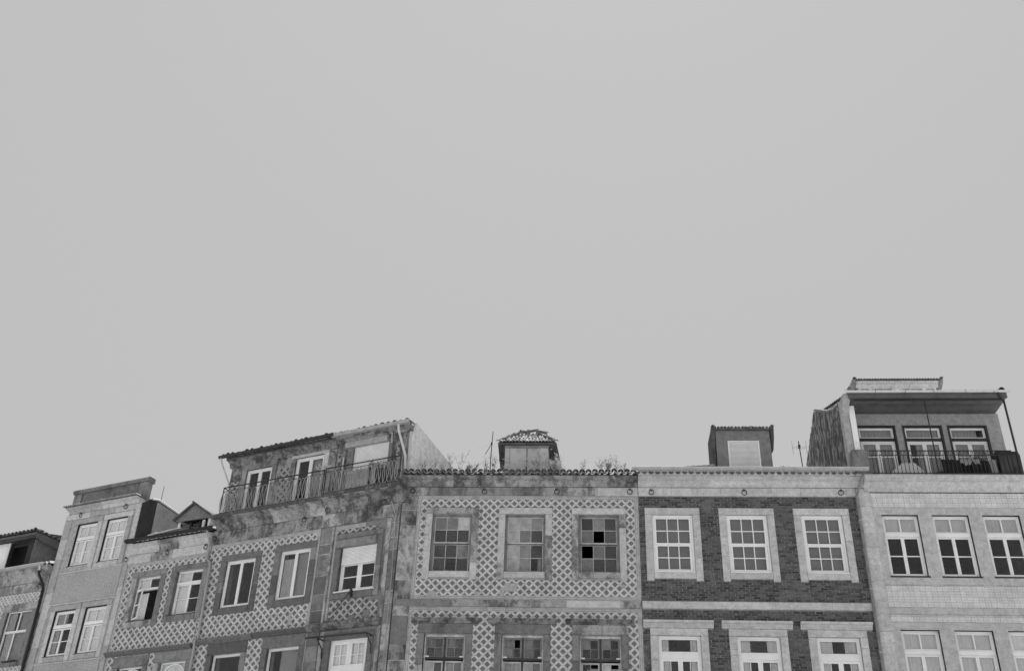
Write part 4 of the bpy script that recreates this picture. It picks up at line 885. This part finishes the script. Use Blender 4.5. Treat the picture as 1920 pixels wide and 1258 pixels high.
# ================================================================== house C: two bays, open casement, dark gutter and gable dormer
h = C = House('L', -11.97, -8.04, 'tiled house with an open casement window, black gutter and small gabled dormer')
up = [(-11.33, -10.18, 12.54, 14.20), (-9.43, -8.20, 12.58, 14.23)]; lo = [(-11.32, -10.15, 8.4, 10.86), (-9.40, -8.19, 8.4, 10.90)]
shell(h, MB().wall(h.u0, h.u1, 0, 15.45, up+lo, 0, .45), 'plaster_wall', 7, 15.45)
ex = [(a-.25, b+.22, c-.25, d+.2) for a, b, c, d in up]; exl = [(a-.25, b+.22, c, d+.40) for a, b, c, d in lo]
tiles(h, 'tile_panel', [(-11.86, h.u1, 11.46, 14.64)], ex, .1395, 'azulejo', origin=(-11.86, 11.46)); tiles(h, 'tile_panel', [(-11.86, h.u1, 8.5, 11.27)], exl, .1395, 'azulejo', origin=(-11.86, 8.5))
border(h, [(-11.86, 14.64, h.u1, 14.77)])
for a, b, c, d in up: surround(h, a, b, c, d, .25, .21, .25, 'granite_mid', .045, 0, 1, ['granite_brown', 'granite_mid'])
for a, b, c, d in lo: surround(h, a, b, c, d, .25, .36, 0, 'granite_mid', .045, 0, 2, ['granite_brown', 'granite_mid'])
for k, (a, b, c, d) in enumerate(up):
    tr = lambda mb, rec, a=a, b=b, c=c, d=d: mb.box(a+.02, b-.02, rec-.05, rec+.05, c+.05+(d-c-.1)*.71, c+.05+(d-c-.1)*.755, .012)
    if k == 0: lv = [dict(r=(0, 1, .755, 1), st=.03, g=(2, 1), mu=.04, back=[('curtain_white', 0, .5, 0, 1)]), ]
    else: lv = [dict(r=(0, 1, .755, 1), st=.03, g=(2, 1), mu=.04, back=[('curtain_white', 0, .5, 0, 1)]), dict(r=(0, .5, 0, .71), st=.05, g=(1, 2), mu=.025, back=[('curtain_white', 0, 1, 0, 1)]), dict(r=(.5, 1, 0, .71), st=.05, g=(1, 2), mu=.025)]
    w = window(h, a, b, c, d, lv, .12, .04, 'white_paint', 'glass_clean', extra=tr)
    if k == 0:            # the open leaf, swung out towards the street
        lf = MB(); lf.box(0, .05, -.02, .02, 0, 1.1).box(.47, .52, -.02, .02, 0, 1.1).box(.05, .47, -.019, .019, 0, .05).box(.05, .47, -.019, .019, 1.05, 1.1).box(.05, .47, -.015, .015, .52, .55)
        ob = h.at('open_sash', lf.mesh('open_sash', 'white_paint'), a+.05, .09, c+.05, w, (0, 0, -.42))
        h.at('pane', MB().box(.05, .47, -.003, .003, .05, 1.05).mesh('pane', 'glass_dim'), a+.05, .09, c+.05, w, (0, 0, -.42))
        h.part('curtain', fold(a+.03, a+.5, .26, c+.05, c+1.1, .02), 'curtain_white', w)
    h.part('sill', MB().box(a-.06, b+.02, -.06, .12, c-.045, c-.003, .008), 'dark_metal')
for k, (a, b, c, d) in enumerate(lo):
    def arc(mb, rec, a=a, b=b, d=d):
        m, r = (a+b)/2, (b-a)/2-.07
        mb.tube([(m+r*math.cos(w), rec+.03, d-.07-r+r*math.sin(w)) for w in [math.pi*i/16 for i in range(17)]], .03, 6)
        for w in (.7, math.pi/2, math.pi-.7): mb.tube([(m, rec+.03, d-.07-r), (m+r*math.cos(w), rec+.03, d-.07-r+r*math.sin(w))], .014, 5)
        mb.box(a+.03, b-.03, rec+.005, rec+.055, d-.12-r, d-.05-r)
    window(h, a, b, c, d, [dict(r=(0, 1, 0, 1), st=.0, back=[('curtain_white', 0, 1, .0, 1)] if k else None)], .12, .05, 'white_paint', 'glass_clean', extra=arc)
stones(h, 'frieze_stone', h.u0, h.u1, -.05, .3, 14.78, 15.12, 'granite_mid', 1., 1.8, mats=['granite_mid', 'granite_light'])
stones(h, 'cornice_stone', h.u0, h.u1, 0, 0, 0, 0, 'granite_mid', .9, 1.6, prof=moulding(15.121, 15.50, .06, .24), mats=['granite_mid', 'granite_light'])
h.part('ledge', MB().prism([(.2, 11.285), (-.05, 11.285), (-.15, 11.35), (-.18, 11.37), (-.18, 11.42), (.2, 11.45)], h.u0-.02, h.u1), 'granite_dark')
gu0, gz0 = h.A(-12.37, 15.73, -.36); gu1, gz1 = h.A(-8.10, 15.78, -.36)
gb = MB(); gb.prism([(-.45, 15.52), (-.45, 15.64), (-.43, 15.64), (-.43, 15.54), (-.27, 15.54), (-.27, 15.52)], gu0, gu1); gb.box(gu0, gu0+.02, -.45, -.27, 15.52, 15.63); h.part('gutter', gb, 'black_paint')
rings(h, [(-12.08, 14.98), (-10.07, 15.02), (-8.25, 15.0)])
h.part('downpipe', MB().tube([(-8.12, -.33, 15.54), (-8.13, -.14, 15.36), (-8.1, -.09, 15.2), (-8.07, -.08, 14.52), (-7.9, -.08, 14.36), (-7.86, -.09, 14.2), (-7.78, -.10, 11.6), (-7.80, -.22, 11.5), (-7.86, -.10, 11.25), (-7.88, -.1, 8)], .045, 8), 'zinc')
rf = roof(h, h.u0+.05, h.u1, -.30, 15.60, 3.6, 17.15, 'roof_tile_light')
eave(h, h.u0+.5, h.u1-.05, -.34, 15.505, .32, .22, 'roof_tile_light', rf, .8)
for i in range(4): tile_at(h, rf, (-11.25+i*.36, .02+.01*i, 15.80+.03*i), Vector((1, .05, .10)), Vector((0, -1, 0)), 'roof_tile_light', roll=.05)
o = .75; du0, du1 = -10.62, -9.02
d = h.part('dormer', MB().box(du0, du0+.12, o, o+1.9, 15.9, 16.66).box(du1-.12, du1, o, o+1.9, 15.9, 16.60).box(du0+.12, du1-.12, o+1.7, o+1.9, 15.9, 16.6), 'plaster_white')
h.part('gable_board', MB().face_slab([(-10.72, 16.66), (-9.87, 17.20), (-8.90, 16.58), (-9.0, 16.55), (-10.66, 16.58)], o-.08, o-.03), 'dormer_grey', d)
for q in ([(-10.80, 16.66), (-9.87, 17.27), (-9.87, 17.20), (-10.76, 16.60)], [(-9.87, 17.27), (-8.80, 16.56), (-8.84, 16.50), (-9.87, 17.20)]): h.part('roof_slope', MB().face_slab(q, o-.20, o+2.2), 'roof_tile_dark', d)
for i in range(4):
    x = du0+.14+i*(du1-du0-.24)/3; h.part('post', MB().box(x-.02, x+.02, o+.02, o+.08, 15.9, 16.52), 'dark_wood', d)
h.part('pane', MB().box(du0+.12, du1-.12, o+.10, o+.105, 15.9, 16.5), 'glass_dim', d); h.part('side_panel', MB().box(-9.40, -9.28, o-.02, o+.018, 15.95, 16.52), 'plaster_white', d)
for i in range(8): tile_at(h, d, (-9.87+1.03*(i+.3)/8, o-.22, 17.24-.69*(i+.3)/8), Vector((0, 1, .0)), Vector((1, 0, -.66)), 'roof_tile_dark', sc=.5)
tile_at(h, d, (-9.87, o-.24, 17.24), Vector((0, 1, 0)), Vector((1, 0, 0)), 'roof_tile_light', sc=.6)

# ================================================================== house B: tall narrow plaster house with parapet
h = B = House('L', -15.95, -11.98, 'tall narrow house with paired curtained windows and a parapet above its cornice')
WU = [(-15.14, -14.10), (-13.58, -12.54)]
up = [(a, b, 15.09, 16.84) for a, b in WU]; lo = [(a, b, 11.56, 13.30) for a, b in WU]
shell(h, MB().wall(h.u0, h.u1, 0, 17.3, up+lo, 0, .45), 'plaster_grey', 7, 17.3)
tiles_ = MB().wall(h.u0+.45, h.u1-.28, 13.56, 14.84, [], -.016, .1); h.part('tile_cladding', tiles_, 'cladding_grid')
tiles_ = MB().wall(h.u0+.45, h.u1-.28, 9.0, 11.30, [], -.016, .1); h.part('tile_cladding', tiles_, 'cladding_grid')
for ws in (up, lo):
    for a, b, c, d in ws:
        surround(h, a, b, c, d, .23, .22, .22, 'granite_light', .04, 0, 1, ['granite_light', 'plaster_grey'])
bk = {(0, 0): 1, (0, 1): 1, (1, 1): 1, (1, 0): 0}
for r, ws in enumerate((up, lo)):
    for k, (a, b, c, d) in enumerate(ws):
        cv = 'curtain_white' if bk[(r, k)] else None; cl = cv or ([('curtain_grey', 0, .6, 0, 1)])
        window(h, a+.028, b, c, d-.028, [dict(r=(0, 1, .69, 1), st=.05, g=(2, 1), mu=.03, back=cl), dict(r=(0, .5, 0, .62), st=.05, g=(1, 2), mu=.03, back=cl), dict(r=(.5, 1, 0, .62), st=.05, g=(1, 2), mu=.03, back=cv)], .03, .05, 'white_paint', 'glass_clean',
            extra=lambda mb, rec, a=a, b=b, c=c, d=d: mb.box(a+.05, b-.02, rec-.02, rec+.06, c+.05+(d-c-.1)*.62, c+.05+(d-c-.1)*.69, .01))
        h.part('sill', MB().box(a-.08, b+.0, -.055, .1, c-.03, c-.002, .006), 'dark_metal')
        h.part('gap_shade_strip', MB().box(a-.002, a+.028, -.043, .10, c, d-.02).box(a+.028, b-.002, -.043, .10, d-.028, d+.002), 'black_paint')  # black strips at left and top, painted shade of the gap round the frame
for z0, z1 in ((13.54, 13.58), (14.82, 14.86), (11.28, 11.32)): h.part('band', MB().box(h.u0+.40, h.u1-.24, -.045, .1, z0, z1, .006), 'granite_light')
for u0, u1 in ((h.u0, h.u0+.38), (h.u1-.24, h.u1)): quoins(h, u0, u1, -.03, .25, 8., 17.1, 'plaster_grey', .8, 1.4, ['plaster_grey', 'granite_light'])
stones(h, 'frieze_stone', h.u0, h.u1, -.04, .3, 17.10, 17.33, 'plaster_grey', 1.2, 2.0, mats=['plaster_grey', 'granite_light'])
stones(h, 'cornice_stone', h.u0+.12, h.u1-.12, 0, 0, 0, 0, 'plaster_grey', 1.1, 2.0, prof=moulding(17.331, 17.56, .05, .26), mats=['plaster_grey', 'granite_light'])
rings(h, [(-15.12, 17.24), (-12.75, 17.26)])
rf = h.part('eave_bed', MB().box(h.u0+.08, h.u1-.12, -.28, .35, 17.562, 17.60), 'roof_tile_dark')
n = 34
for i in range(n): tile_at(h, rf, (h.u0+.06+(h.u1-h.u0-.22)*i/(n-1), -.33, 17.585), Vector((0, 1, .1)), Vector((1, 0, 0)), 'roof_tile_light', sc=.6)
po = .40
pz = h.part('parapet', MB().box(-16.2, -12.42, po, po+.25, 17.60, 18.48), 'granite_brown')
h.part('parapet_cap', MB().prism([(po-.09, 18.46), (po-.12, 18.52), (po-.12, 18.60), (po-.05, 18.66), (po+.3, 18.66), (po+.3, 18.46)], -16.32, -12.27), 'granite_brown', pz)
h.part('parapet_pier', MB().box(-12.75, -12.32, po-.05, po+.24, 17.60, 18.458, .012), 'granite_brown', pz); h.part('parapet_pier', MB().box(-16.28, -15.85, po-.05, po+.24, 17.60, 18.458, .012), 'granite_brown', pz)
h.part('side_gable', MB().slab([(-.01, 15.46), (-.01, 17.32), (.3, 17.6), (.75, 17.70), (2.1, 17.58), (4.5, 17.35), (4.5, 15.46)], h.u1+.002, h.u1+.05), 'dark_board')
sg = h.part('side_cladding', MB().slab([(.75, 15.2), (.72, 17.62), (2.1, 17.52), (4.5, 17.3), (4.5, 15.2)], h.u1+.051, h.u1+.075), 'zinc')
for i in range(34):
    oo = .80+i*.085; h.part('corrugation', MB().tube([(h.u1+.078, oo, 15.6), (h.u1+.078, oo, 17.58-.07*(oo-.7))], .022, 5), 'zinc', sg)
h.part('flashing', MB().tube([(h.u1+.06, .42, 17.64), (h.u1+.06, .75, 17.73), (h.u1+.06, 2.1, 17.6), (h.u1+.06, 4.5, 17.37)], .05, 6), 'light_metal')
h.part('roof_back', MB().prism([(.66, 17.55), (2.1, 17.66), (4.5, 17.45), (7, 17.2), (7, 17.1), (.66, 17.4)], h.u0, h.u1-.01), 'roof_tile_dark')
h.part('broken_sheet', MB().face_slab([(-11.92, 15.72), (-11.75, 16.1), (-11.62, 15.98), (-11.66, 15.75)], .42, .44), 'zinc'); h.part('broken_sheet', MB().face_slab([(-11.60, 15.74), (-11.50, 16.25), (-11.40, 16.22), (-11.47, 15.76)], .50, .52), 'light_metal')

# ================================================================== house A: at the far end
h = A_ = House('L', -19.9, -15.97, 'house with scale patterned tiles and dark overhanging eaves, black downpipe at its edge')
up = [(-17.80, -16.46, 11.52, 13.54), (-19.9+.3, -18.6, 11.52, 13.54)]
shell(h, MB().wall(h.u0, h.u1, 0, 15.2, up, 0, .45), 'plaster_wall', 6, 15.2)
tiles(h, 'tile_panel', [(h.u0, -16.12, 9., 14.24)], [(a-.25, b+.25, c-.16, d+.26) for a, b, c, d in up], .14, 'azulejo_scale', origin=(h.u0, 9.))
for a, b, c, d in up:
    surround(h, a, b, c, d, .26, .28, .17, 'granite_mid', .045, 0, 1, ['granite_mid', 'granite_brown'])
    window(h, a, b, c, d, [dict(r=(0, .5, .63, 1), st=.0, back=[('curtain_grey', 0, .6, 0, 1)]), dict(r=(.5, 1, .63, 1), st=.0, back='blind_grey'), dict(r=(0, .42, 0, .60), st=.03, back=[('curtain_grey', .1, .8, 0, 1)]), dict(r=(.42, 1, 0, .60), st=.03, back='blind_grey')], .08, .03, 'white_plastic', 'glass_clean',
        extra=lambda mb, rec, a=a, b=b, c=c, d=d: (mb.box(a+.03, b-.03, rec-.004, rec+.05, c+.03+(d-c-.06)*.60, c+.03+(d-c-.06)*.63, .006), mb.box((a+b)/2-.025, (a+b)/2+.025, rec-.003, rec+.05, c+.03+(d-c-.06)*.63, d-.03, .006)))
    h.part('window_tray', MB().box(a+.5, b-.1, -.10, .06, c+.01, c+.05), 'dark_metal')
quoins(h, -16.10, h.u1-.01, -.05, .25, 8., 14.3, 'granite_mid', .4, .8, ['granite_mid', 'granite_brown'])
stones(h, 'frieze_stone', h.u0, h.u1, -.06, .3, 14.26, 14.62, 'granite_brown', 1.2, 2.0, mats=['granite_mid', 'granite_brown'])
stones(h, 'cornice_stone', h.u0, h.u1, 0, 0, 0, 0, 'granite_brown', 1.2, 2.0, prof=moulding(14.621, 15.22, .07, .28), mats=['granite_mid', 'granite_brown'])
rings(h, [(-16.36, 14.45)])
gb = MB(); gb.prism([(-.42, 15.16), (-.42, 15.26), (-.40, 15.27), (-.40, 15.18), (-.26, 15.18), (-.26, 15.16)], h.u0, -16.1); h.part('gutter', gb, 'zinc')
h.part('gutter_lip', MB().tube([(h.u0, -.42, 15.27), (-16.1, -.42, 15.27)], .012, 5), 'light_metal')
h.part('pipe_head', MB().tube([(-16.32, -.34, 15.18), (-16.34, -.30, 14.98)], .05, 8), 'light_metal')
h.part('downpipe', MB().tube([(-16.34, -.30, 14.99), (-16.33, -.28, 14.85), (-16.12, -.14, 14.45), (-16.06, -.12, 14.25), (-15.99, -.12, 12.), (-15.99, -.12, 8.)], .055, 8), 'black_paint')
h.part('roof', corrugated(h.u0, h.u1+.05, -.2, 15.30, 3.4, 16.5), 'roof_tile_light')
o = .45; d = h.part('dormer', MB().wall(-20.6, -17.98, 15.3, 16.82, [(-19.30, -18.28, 15.35, 16.75)], o, o+.15).box(-18.13, -17.98, o+.15, o+2.6, 15.3, 16.82).box(-20.6, -18.14, o+2.4, o+2.6, 15.3, 16.82), 'dark_board')
h.part('dark_inside_board', MB().box(-20.5, -18.15, o+.5, o+.55, 15.3, 16.8), 'black_paint', d)  # black board added behind the opening to stand in for a dark inside
h.part('side_boards', MB().box(-17.975, -17.95, o, o+2.6, 15.3, 16.8), 'dormer_grey', d)
h.part('shutter', MB().box(-20.2, -19.32, o-.05, o-.01, 15.3, 16.78, .01), 'white_plastic', d)
for i in range(18): h.part('slat', MB().box(-20.1, -19.42, o-.062, o-.051, 15.38+i*.07, 15.38+i*.07+.055, .006), 'slat_white', d)
h.part('dormer_roof', MB().prism([(o-.32, 16.84), (o-.32, 16.93), (o+1.2, 17.3), (o+2.9, 16.95), (o+2.9, 16.84)], -20.7, -17.62), 'roof_tile_dark', d)
h.part('side_eave', MB().prism([(o-.30, 16.70), (o-.30, 16.9), (o+2.8, 16.9), (o+2.8, 16.35), (o+1.2, 16.55)], -17.62, -17.55), 'roof_tile_dark', d)
h.part('dormer_beam', MB().box(-20.6, -17.64, o-.30, o-.22, 16.72, 16.838, .01), 'dark_wood', d)
for i in range(14): tile_at(h, d, (-20.5+2.85*i/13, o-.40, 16.97), Vector((0, 1, .2)), Vector((1, 0, 0)), 'roof_tile_dark')
for i in range(11): tile_at(h, d, (-17.50, o-.2+i*.26, 16.93), Vector((-1, 0, .2)), Vector((0, 1, 0)), 'roof_tile_dark')
tile_at(h, d, (-17.64, o-.42, 17.0), Vector((-.3, 1, .2)), Vector((1, 0, 0)), 'roof_tile_old')

# ================================================================== things on the roofs and the terrace
def thing(name, label, cat, loc, group=None):
    e = bpy.data.objects.new(name, None); COL.objects.link(e); e.location = loc; e.empty_display_size = .2; e['label'] = label; e['category'] = cat
    if group: e['group'] = group
    return e
def tp(e, name, mb, mat, **k): return link(name, mb.mesh(name, mat), e, **k)
p = F.world(-3.45, 1.5, 17.06); t = thing('antenna_mast', 'thin bare antenna mast with one drooping arm beside the tiled dormer', 'antenna', p)
tp(t, 'mast', MB().tube([(0, 0, -.05), (.01, 0, 1.0), (.05, 0, 1.95)], .022, 6, .014), 'dark_metal'); tp(t, 'arm', MB().tube([(.02, 0, 1.45), (-.10, 0, 1.22), (-.20, 0, 1.02)], .012, 5), 'dark_metal')
tp(t, 'joint', MB().tube([(.02, 0, 1.42), (.02, 0, 1.50)], .035, 6), 'dark_metal')
for k, (dx, z) in enumerate(((-.9, 1.6), (.5, 1.4), (-.5, 1.3))): tp(t, 'element', MB().tube([(.02, 0, 1.46), (dx, .1, z)], .003, 4), 'rail_grey')
p = G.world(7.87, 2.0, 17.38); t = thing('television_antenna', 'small television antenna with cross elements on the brick house roof', 'antenna', p)
tp(t, 'mast', MB().tube([(0, 0, -.1), (-.04, 0, .9), (-.06, 0, 1.48)], .018, 6), 'dark_metal'); tp(t, 'clamp', MB().tube([(-.06, 0, 1.2), (-.05, 0, 1.32)], .05, 6), 'dark_metal')
for k, (a, b, z) in enumerate(((-.32, .22, 1.26), (-.30, .20, 1.20))): tp(t, 'boom', MB().tube([(a, 0, z), (-.05, -.05, z-.05), (b, 0, z)], .008, 5), 'rail_grey')
for x in (-.30, .20): tp(t, 'element', MB().tube([(x, 0, .95), (x, 0, 1.5)], .007, 5), 'rail_grey')
p = B.world(-14.1, 3., 17.56); t = thing('whip_antenna', 'single upright whip antenna above the sloping edge of the parapet house', 'antenna', p)
tp(t, 'mast', MB().tube([(0, 0, -.1), (.02, 0, 2.05)], .018, 6, .010), 'dark_metal'); tp(t, 'foot', MB().tube([(0, 0, -.1), (0, 0, .15)], .04, 6), 'dark_metal')

def weed(p, hgt, n, label, kind, group):
    t = thing('roof_weed', label, 'plant', p, group); sm_, lf = MB(), MB()
    for i in range(n):
        a = RND.uniform(0, 6.28); sp_ = RND.uniform(.05, .3)*hgt; L = hgt*RND.uniform(.55, 1.); q = Vector((0, 0, -.04)); pts = [q]
        for k in range(1, 5): pts.append(Vector((math.cos(a)*sp_*(k/4)**1.6, math.sin(a)*sp_*(k/4)**1.6, L*k/4)))
        sm_.tube(pts, .006, 4, .003)
        for k in range(RND.randint(2, 4)):
            b0 = pts[RND.randint(2, 3)]; e = b0+Vector((RND.uniform(-.12, .12), RND.uniform(-.1, .1), RND.uniform(.05, .2)))*min(1, hgt*1.6); sm_.tube([b0, e], .005, 4, .003); pts.append(e)
        for e in pts[3:]:
            for _ in range(9 if kind != 'dry' else 4):
                c = e+Vector((RND.gauss(0, .03), RND.gauss(0, .03), RND.gauss(0, .022))); r = RND.uniform(.008, .022) if kind == 'umbel' else RND.uniform(.006, .014)
                v = [c+Vector((RND.uniform(-r, r), RND.uniform(-r, r), RND.uniform(-r, r)))*1.4 for _ in range(4)]; lf.add(v, [(0, 1, 2), (0, 2, 3)], RND.random())
        for k in range(3):
            c = pts[RND.randint(0, 2)]; d_ = Vector((RND.uniform(-1, 1), RND.uniform(-1, 1), RND.uniform(.1, .8))).normalized(); s_ = Vector((d_.y, -d_.x, .1)).normalized()*.018
            lf.add([c, c+d_*.07+s_, c+d_*.15, c+d_*.07-s_], [(0, 1, 2, 3)], RND.random())
    tp(t, 'stems', sm_, 'stem'); tp(t, 'flower_heads', lf, 'umbel' if kind == 'umbel' else 'leaf_dark', kind='stuff')
def fz(o_): return 16.53+(o_+.12)*.352+.06
WD = ((-5.75, .3, .75, 4, 'tall seeding weed against the white gable wall', 'umbel'), (-5.4, .6, .9, 3, 'thin dry weed rising before the sloping edge of the white gable', 'dry'), (-5.05, .4, .45, 3, 'low dark tuft at the foot of the white gable wall', 'dark'),
    (-4.75, .5, .9, 4, 'leaning dry weed just beyond the lower end of the white gable', 'dry'), (-4.4, .5, 1.0, 3, 'tall sparse dry weed between the white gable and the low tufts', 'dry'), (-4.05, .1, .4, 6, 'low dense tuft on the eave tiles, the broader of two', 'dark'), (-3.85, .2, .5, 4, 'low tuft on the eave tiles left of the bare antenna mast', 'dark'),
    (-3.6, .9, .8, 5, 'dry weed growing round the foot of the bare antenna mast', 'dry'), (-3.25, .9, .85, 5, 'dry weed between the bare antenna mast and the dormer', 'dry'), (-2.7, .4, .6, 2, 'short pale flowering weed before the left door post of the dormer', 'umbel'), (-2.05, .5, .72, 3, 'pale flowering weed before the gap of the dormer doors', 'umbel'),
    (-1.75, .5, .95, 3, 'pale flowering weed before the right dormer door leaf', 'umbel'), (-1.45, .5, 1.05, 3, 'tallest pale flowering weed before the right post of the dormer', 'umbel'), (-1.05, .3, .5, 5, 'low dark tuft in front of the round pale bush', 'dark'), (-.1, .5, .6, 3, 'lone dry weed between the pale bush and the tall seed stalks', 'dry'),
    (.55, .6, .85, 4, 'tall seed stalks left of the dense dark clump', 'umbel'), (.8, .5, .6, 9, 'dense dark weed clump under the taller seed stalks', 'dark'), (1.05, .6, .8, 4, 'tall seed stalks right of the dense dark clump', 'umbel'), (1.35, .5, .45, 3, 'low tuft beside the end of the metal gutter', 'dark'))
for (u, o_, hg, n, lab, kd) in WD: weed(F.world(u, o_, fz(o_)), hg, n, lab, kd, 'weeds on the roof edge')
p = F.world(-.98, .75, fz(.75)-.05); t = thing('roof_bush', 'round pale bush growing beside the roof dormer', 'bush', p); sm_, lf = MB(), MB()
for i in range(26):
    a, b = RND.uniform(0, 6.28), RND.uniform(.1, 1.25); L = RND.uniform(.45, .85); e = Vector((math.cos(a)*math.cos(b)*L*.62-.08, math.sin(a)*math.cos(b)*L*.5, math.sin(b)*L)); sm_.tube([(0, 0, 0), e*.5+Vector((0, 0, .05)), e], .009, 4, .003)
    for _ in range(110):
        c = e*RND.uniform(.55, 1.08)+Vector((RND.gauss(0, .05), RND.gauss(0, .05), RND.gauss(0, .045))); r = .022; v = [c+Vector((RND.uniform(-r, r), RND.uniform(-r, r), RND.uniform(-r, r))) for _ in range(4)]; lf.add(v, [(0, 1, 2, 3)], RND.random())
tp(t, 'stems', sm_, 'stem'); tp(t, 'foliage', lf, 'leaf_pale')
p = F.world(-.42, .55, fz(.55)+.02); t = thing('loose_tile', 'single loose roof tile lying on the eave right of the pale bush', 'roof tile', p)
q = link('tile_shell', TILE['roof_tile_light'], t); q.rotation_euler = (.15, .1, .7); q.location = (0, 0, .02)
q = link('tile_shard', TILE['roof_tile_old'], t); q.rotation_euler = (.05, -.1, 1.3); q.location = (.2, 0, -.01)

# terrace things
def draped(name, label, mat, u0, u1, o_, ztop, z0, z1, amp=.03, cat='cloth'):
    """a cloth hung over a line: uneven hem, folds, with thickness"""
    mb = MB(); n = max(8, int((u1-u0)/.035)); ph = RND.random()*9; vs = []; m = 6
    uc = (u0+u1)/2; base = Hh.world(uc, o_, ztop)
    for i in range(n+1):
        x = u0+(u1-u0)*i/n-uc; zb = z0+(z1-z0)*(i/n)+.05*math.sin(ph+i*.55)+.04*math.sin(i*1.3)
        for j in range(m+1):
            t_ = j/m; vs.append((x+.01*math.sin(j+ph), amp*math.sin(ph+x*26+t_*1.4)*t_**.6, (zb-ztop)*t_+.015*math.sin(i*.8)*(1-t_)))
    k = m+1; fs = [(i*k+j, i*k+j+1, (i+1)*k+j+1, (i+1)*k+j) for i in range(n) for j in range(m)]; N_ = len(vs)
    vs2 = [(a, b+.012, c) for a, b, c in vs]; mb.add(vs+vs2, fs+[tuple(N_+i for i in f[::-1]) for f in fs])
    me = mb.mesh(name, mat, smooth=True); ob = link(name, me, None, label=label, category=cat); ob.location = base; return ob
draped('hanging_cloth', 'wide black sheet covering the back of the terrace railing', 'cloth_black', 12.1, 13.9, .06, 17.06, 16.52, 16.52, .03)
draped('hanging_cloth', 'black cloth with ragged hem hanging on the terrace beside the post', 'cloth_black', 12.0, 12.62, -.12, 17.12, 16.53, 16.53, .04)
draped('hanging_cloth', 'long black cloth hanging behind the terrace railing between grey cloths', 'cloth_black', 12.98, 13.52, -.10, 17.10, 16.53, 16.53, .04)
draped('hanging_cloth', 'grey sagging cloth draped over the line between the black cloths', 'cloth_grey', 12.62, 13.25, -.16, 17.12, 16.93, 16.98, .03)
draped('hanging_cloth', 'patterned grey cloth hanging nearest to the dark crate', 'cloth_grey', 13.58, 13.80, -.14, 17.12, 16.62, 16.60, .04)
draped('hanging_cloth', 'narrow dark cloth strip between the two greyish cloths', 'cloth_black', 13.38, 13.56, -.12, 17.08, 16.56, 16.58, .03)
p = Hh.world(11.0, -.08, 16.5); ob = link('leaning_board', MB().face_slab([(-.75, 0), (-.62, .25), (-.28, .54), (.14, .56), (.38, .26), (.42, 0)], 0, .04).mesh('leaning_board', 'cloth_white'), None, label='pale angular board leaning behind the terrace railing', category='board'); ob.location = p; ob.rotation_euler = (-.12, 0, 0)
p = Hh.world(11.93, -.06, 16.5); t = thing('floor_bag', 'small black bag on the terrace floor at the foot of the post', 'bag', p)
mb = MB(); vs = []; 
for j in range(6):
    zz_ = .22*j/5; rr = .2*math.sqrt(max(.02, 1-(j/5)**2))
    for k in range(10): w = 2*math.pi*k/10; vs.append((rr*math.cos(w)*1.2*(1+.08*math.sin(3*w+j)), rr*math.sin(w)*.6, zz_))
mb.add(vs, [(j*10+k, j*10+(k+1) % 10, (j+1)*10+(k+1) % 10, (j+1)*10+k) for j in range(5) for k in range(10)]+[tuple(range(10))[::-1], tuple(range(50, 60))]); tp(t, 'bag_body', mb, 'cloth_black', ); tp(t, 'handle', MB().tube([(-.08, 0, .2), (-.05, 0, .29), (.05, 0, .29), (.08, 0, .2)], .012, 5), 'cloth_black')
p = Hh.world(14.25, .12, 16.5); t = thing('terrace_crate', 'dark boarded crate at the corner of the terrace beside the drainpipe', 'crate', p)
tp(t, 'body', MB().prism([(-.25, 0), (-.27, .80), (-.14, .98), (.2, .98), (.3, .7), (.3, 0)], -.36, .36), 'dark_board')
for i in range(5): tp(t, 'board', MB().box(-.35+i*.142, -.35+i*.142+.125, -.30, -.272, .02, .78, .006), 'box_grey')
p = Hh.world(13.35, .25, 16.5); t = thing('potted_shrub', 'small potted shrub in front of the third terrace door', 'plant', p)
tp(t, 'pot', MB().tube([(0, 0, 0), (0, 0, .35)], .13, 10, .17), 'plaster_grey'); lf = MB(); sm_ = MB()
for i in range(12):
    e = Vector((RND.gauss(0, .14), RND.gauss(0, .12), RND.uniform(.6, 1.1))); sm_.tube([(0, 0, .3), e], .008, 4)
    for _ in range(40):
        c = e+Vector((RND.gauss(0, .06), RND.gauss(0, .06), RND.gauss(0, .08))); r = .03; lf.add([c+Vector((RND.uniform(-r, r), RND.uniform(-r, r), RND.uniform(-r, r))) for _ in range(4)], [(0, 1, 2, 3)], RND.random())
tp(t, 'stems', sm_, 'stem'); tp(t, 'foliage', lf, 'leaf_dark')
p = E.world(-.88, -.28, 16.12); t = thing('balcony_plant', 'dark wilted plant in a box on the narrow balcony below the upper shutter', 'plant', p)
tp(t, 'planter', MB().box(-.35, .3, -.1, .1, 0, .72, .02), 'dark_board'); lf = MB()
for _ in range(420):
    c = Vector((RND.uniform(-.4, .35), RND.gauss(0, .08), .80+RND.gauss(0, .09))); r = .035; lf.add([c+Vector((RND.uniform(-r, r), RND.uniform(-r, r), RND.uniform(-r, r))) for _ in range(4)], [(0, 1, 2, 3)], RND.random())
tp(t, 'foliage', lf, 'leaf_dark')
p = E.world(-3.1, -.30, 16.08); t = thing('balcony_plant', 'pale straggling plant on a stand where the two balconies meet', 'plant', p)
tp(t, 'stand', MB().box(-.15, .15, -.1, .1, 0, 1.0, .02), 'rail_grey'); lf = MB()
for _ in range(380):
    c = Vector((RND.gauss(0, .16), RND.gauss(0, .08), 1.12+RND.gauss(0, .10))); r = .032; lf.add([c+Vector((RND.uniform(-r, r), RND.uniform(-r, r), RND.uniform(-r, r))) for _ in range(4)], [(0, 1, 2, 3)], RND.random())
tp(t, 'foliage', lf, 'leaf_pale')
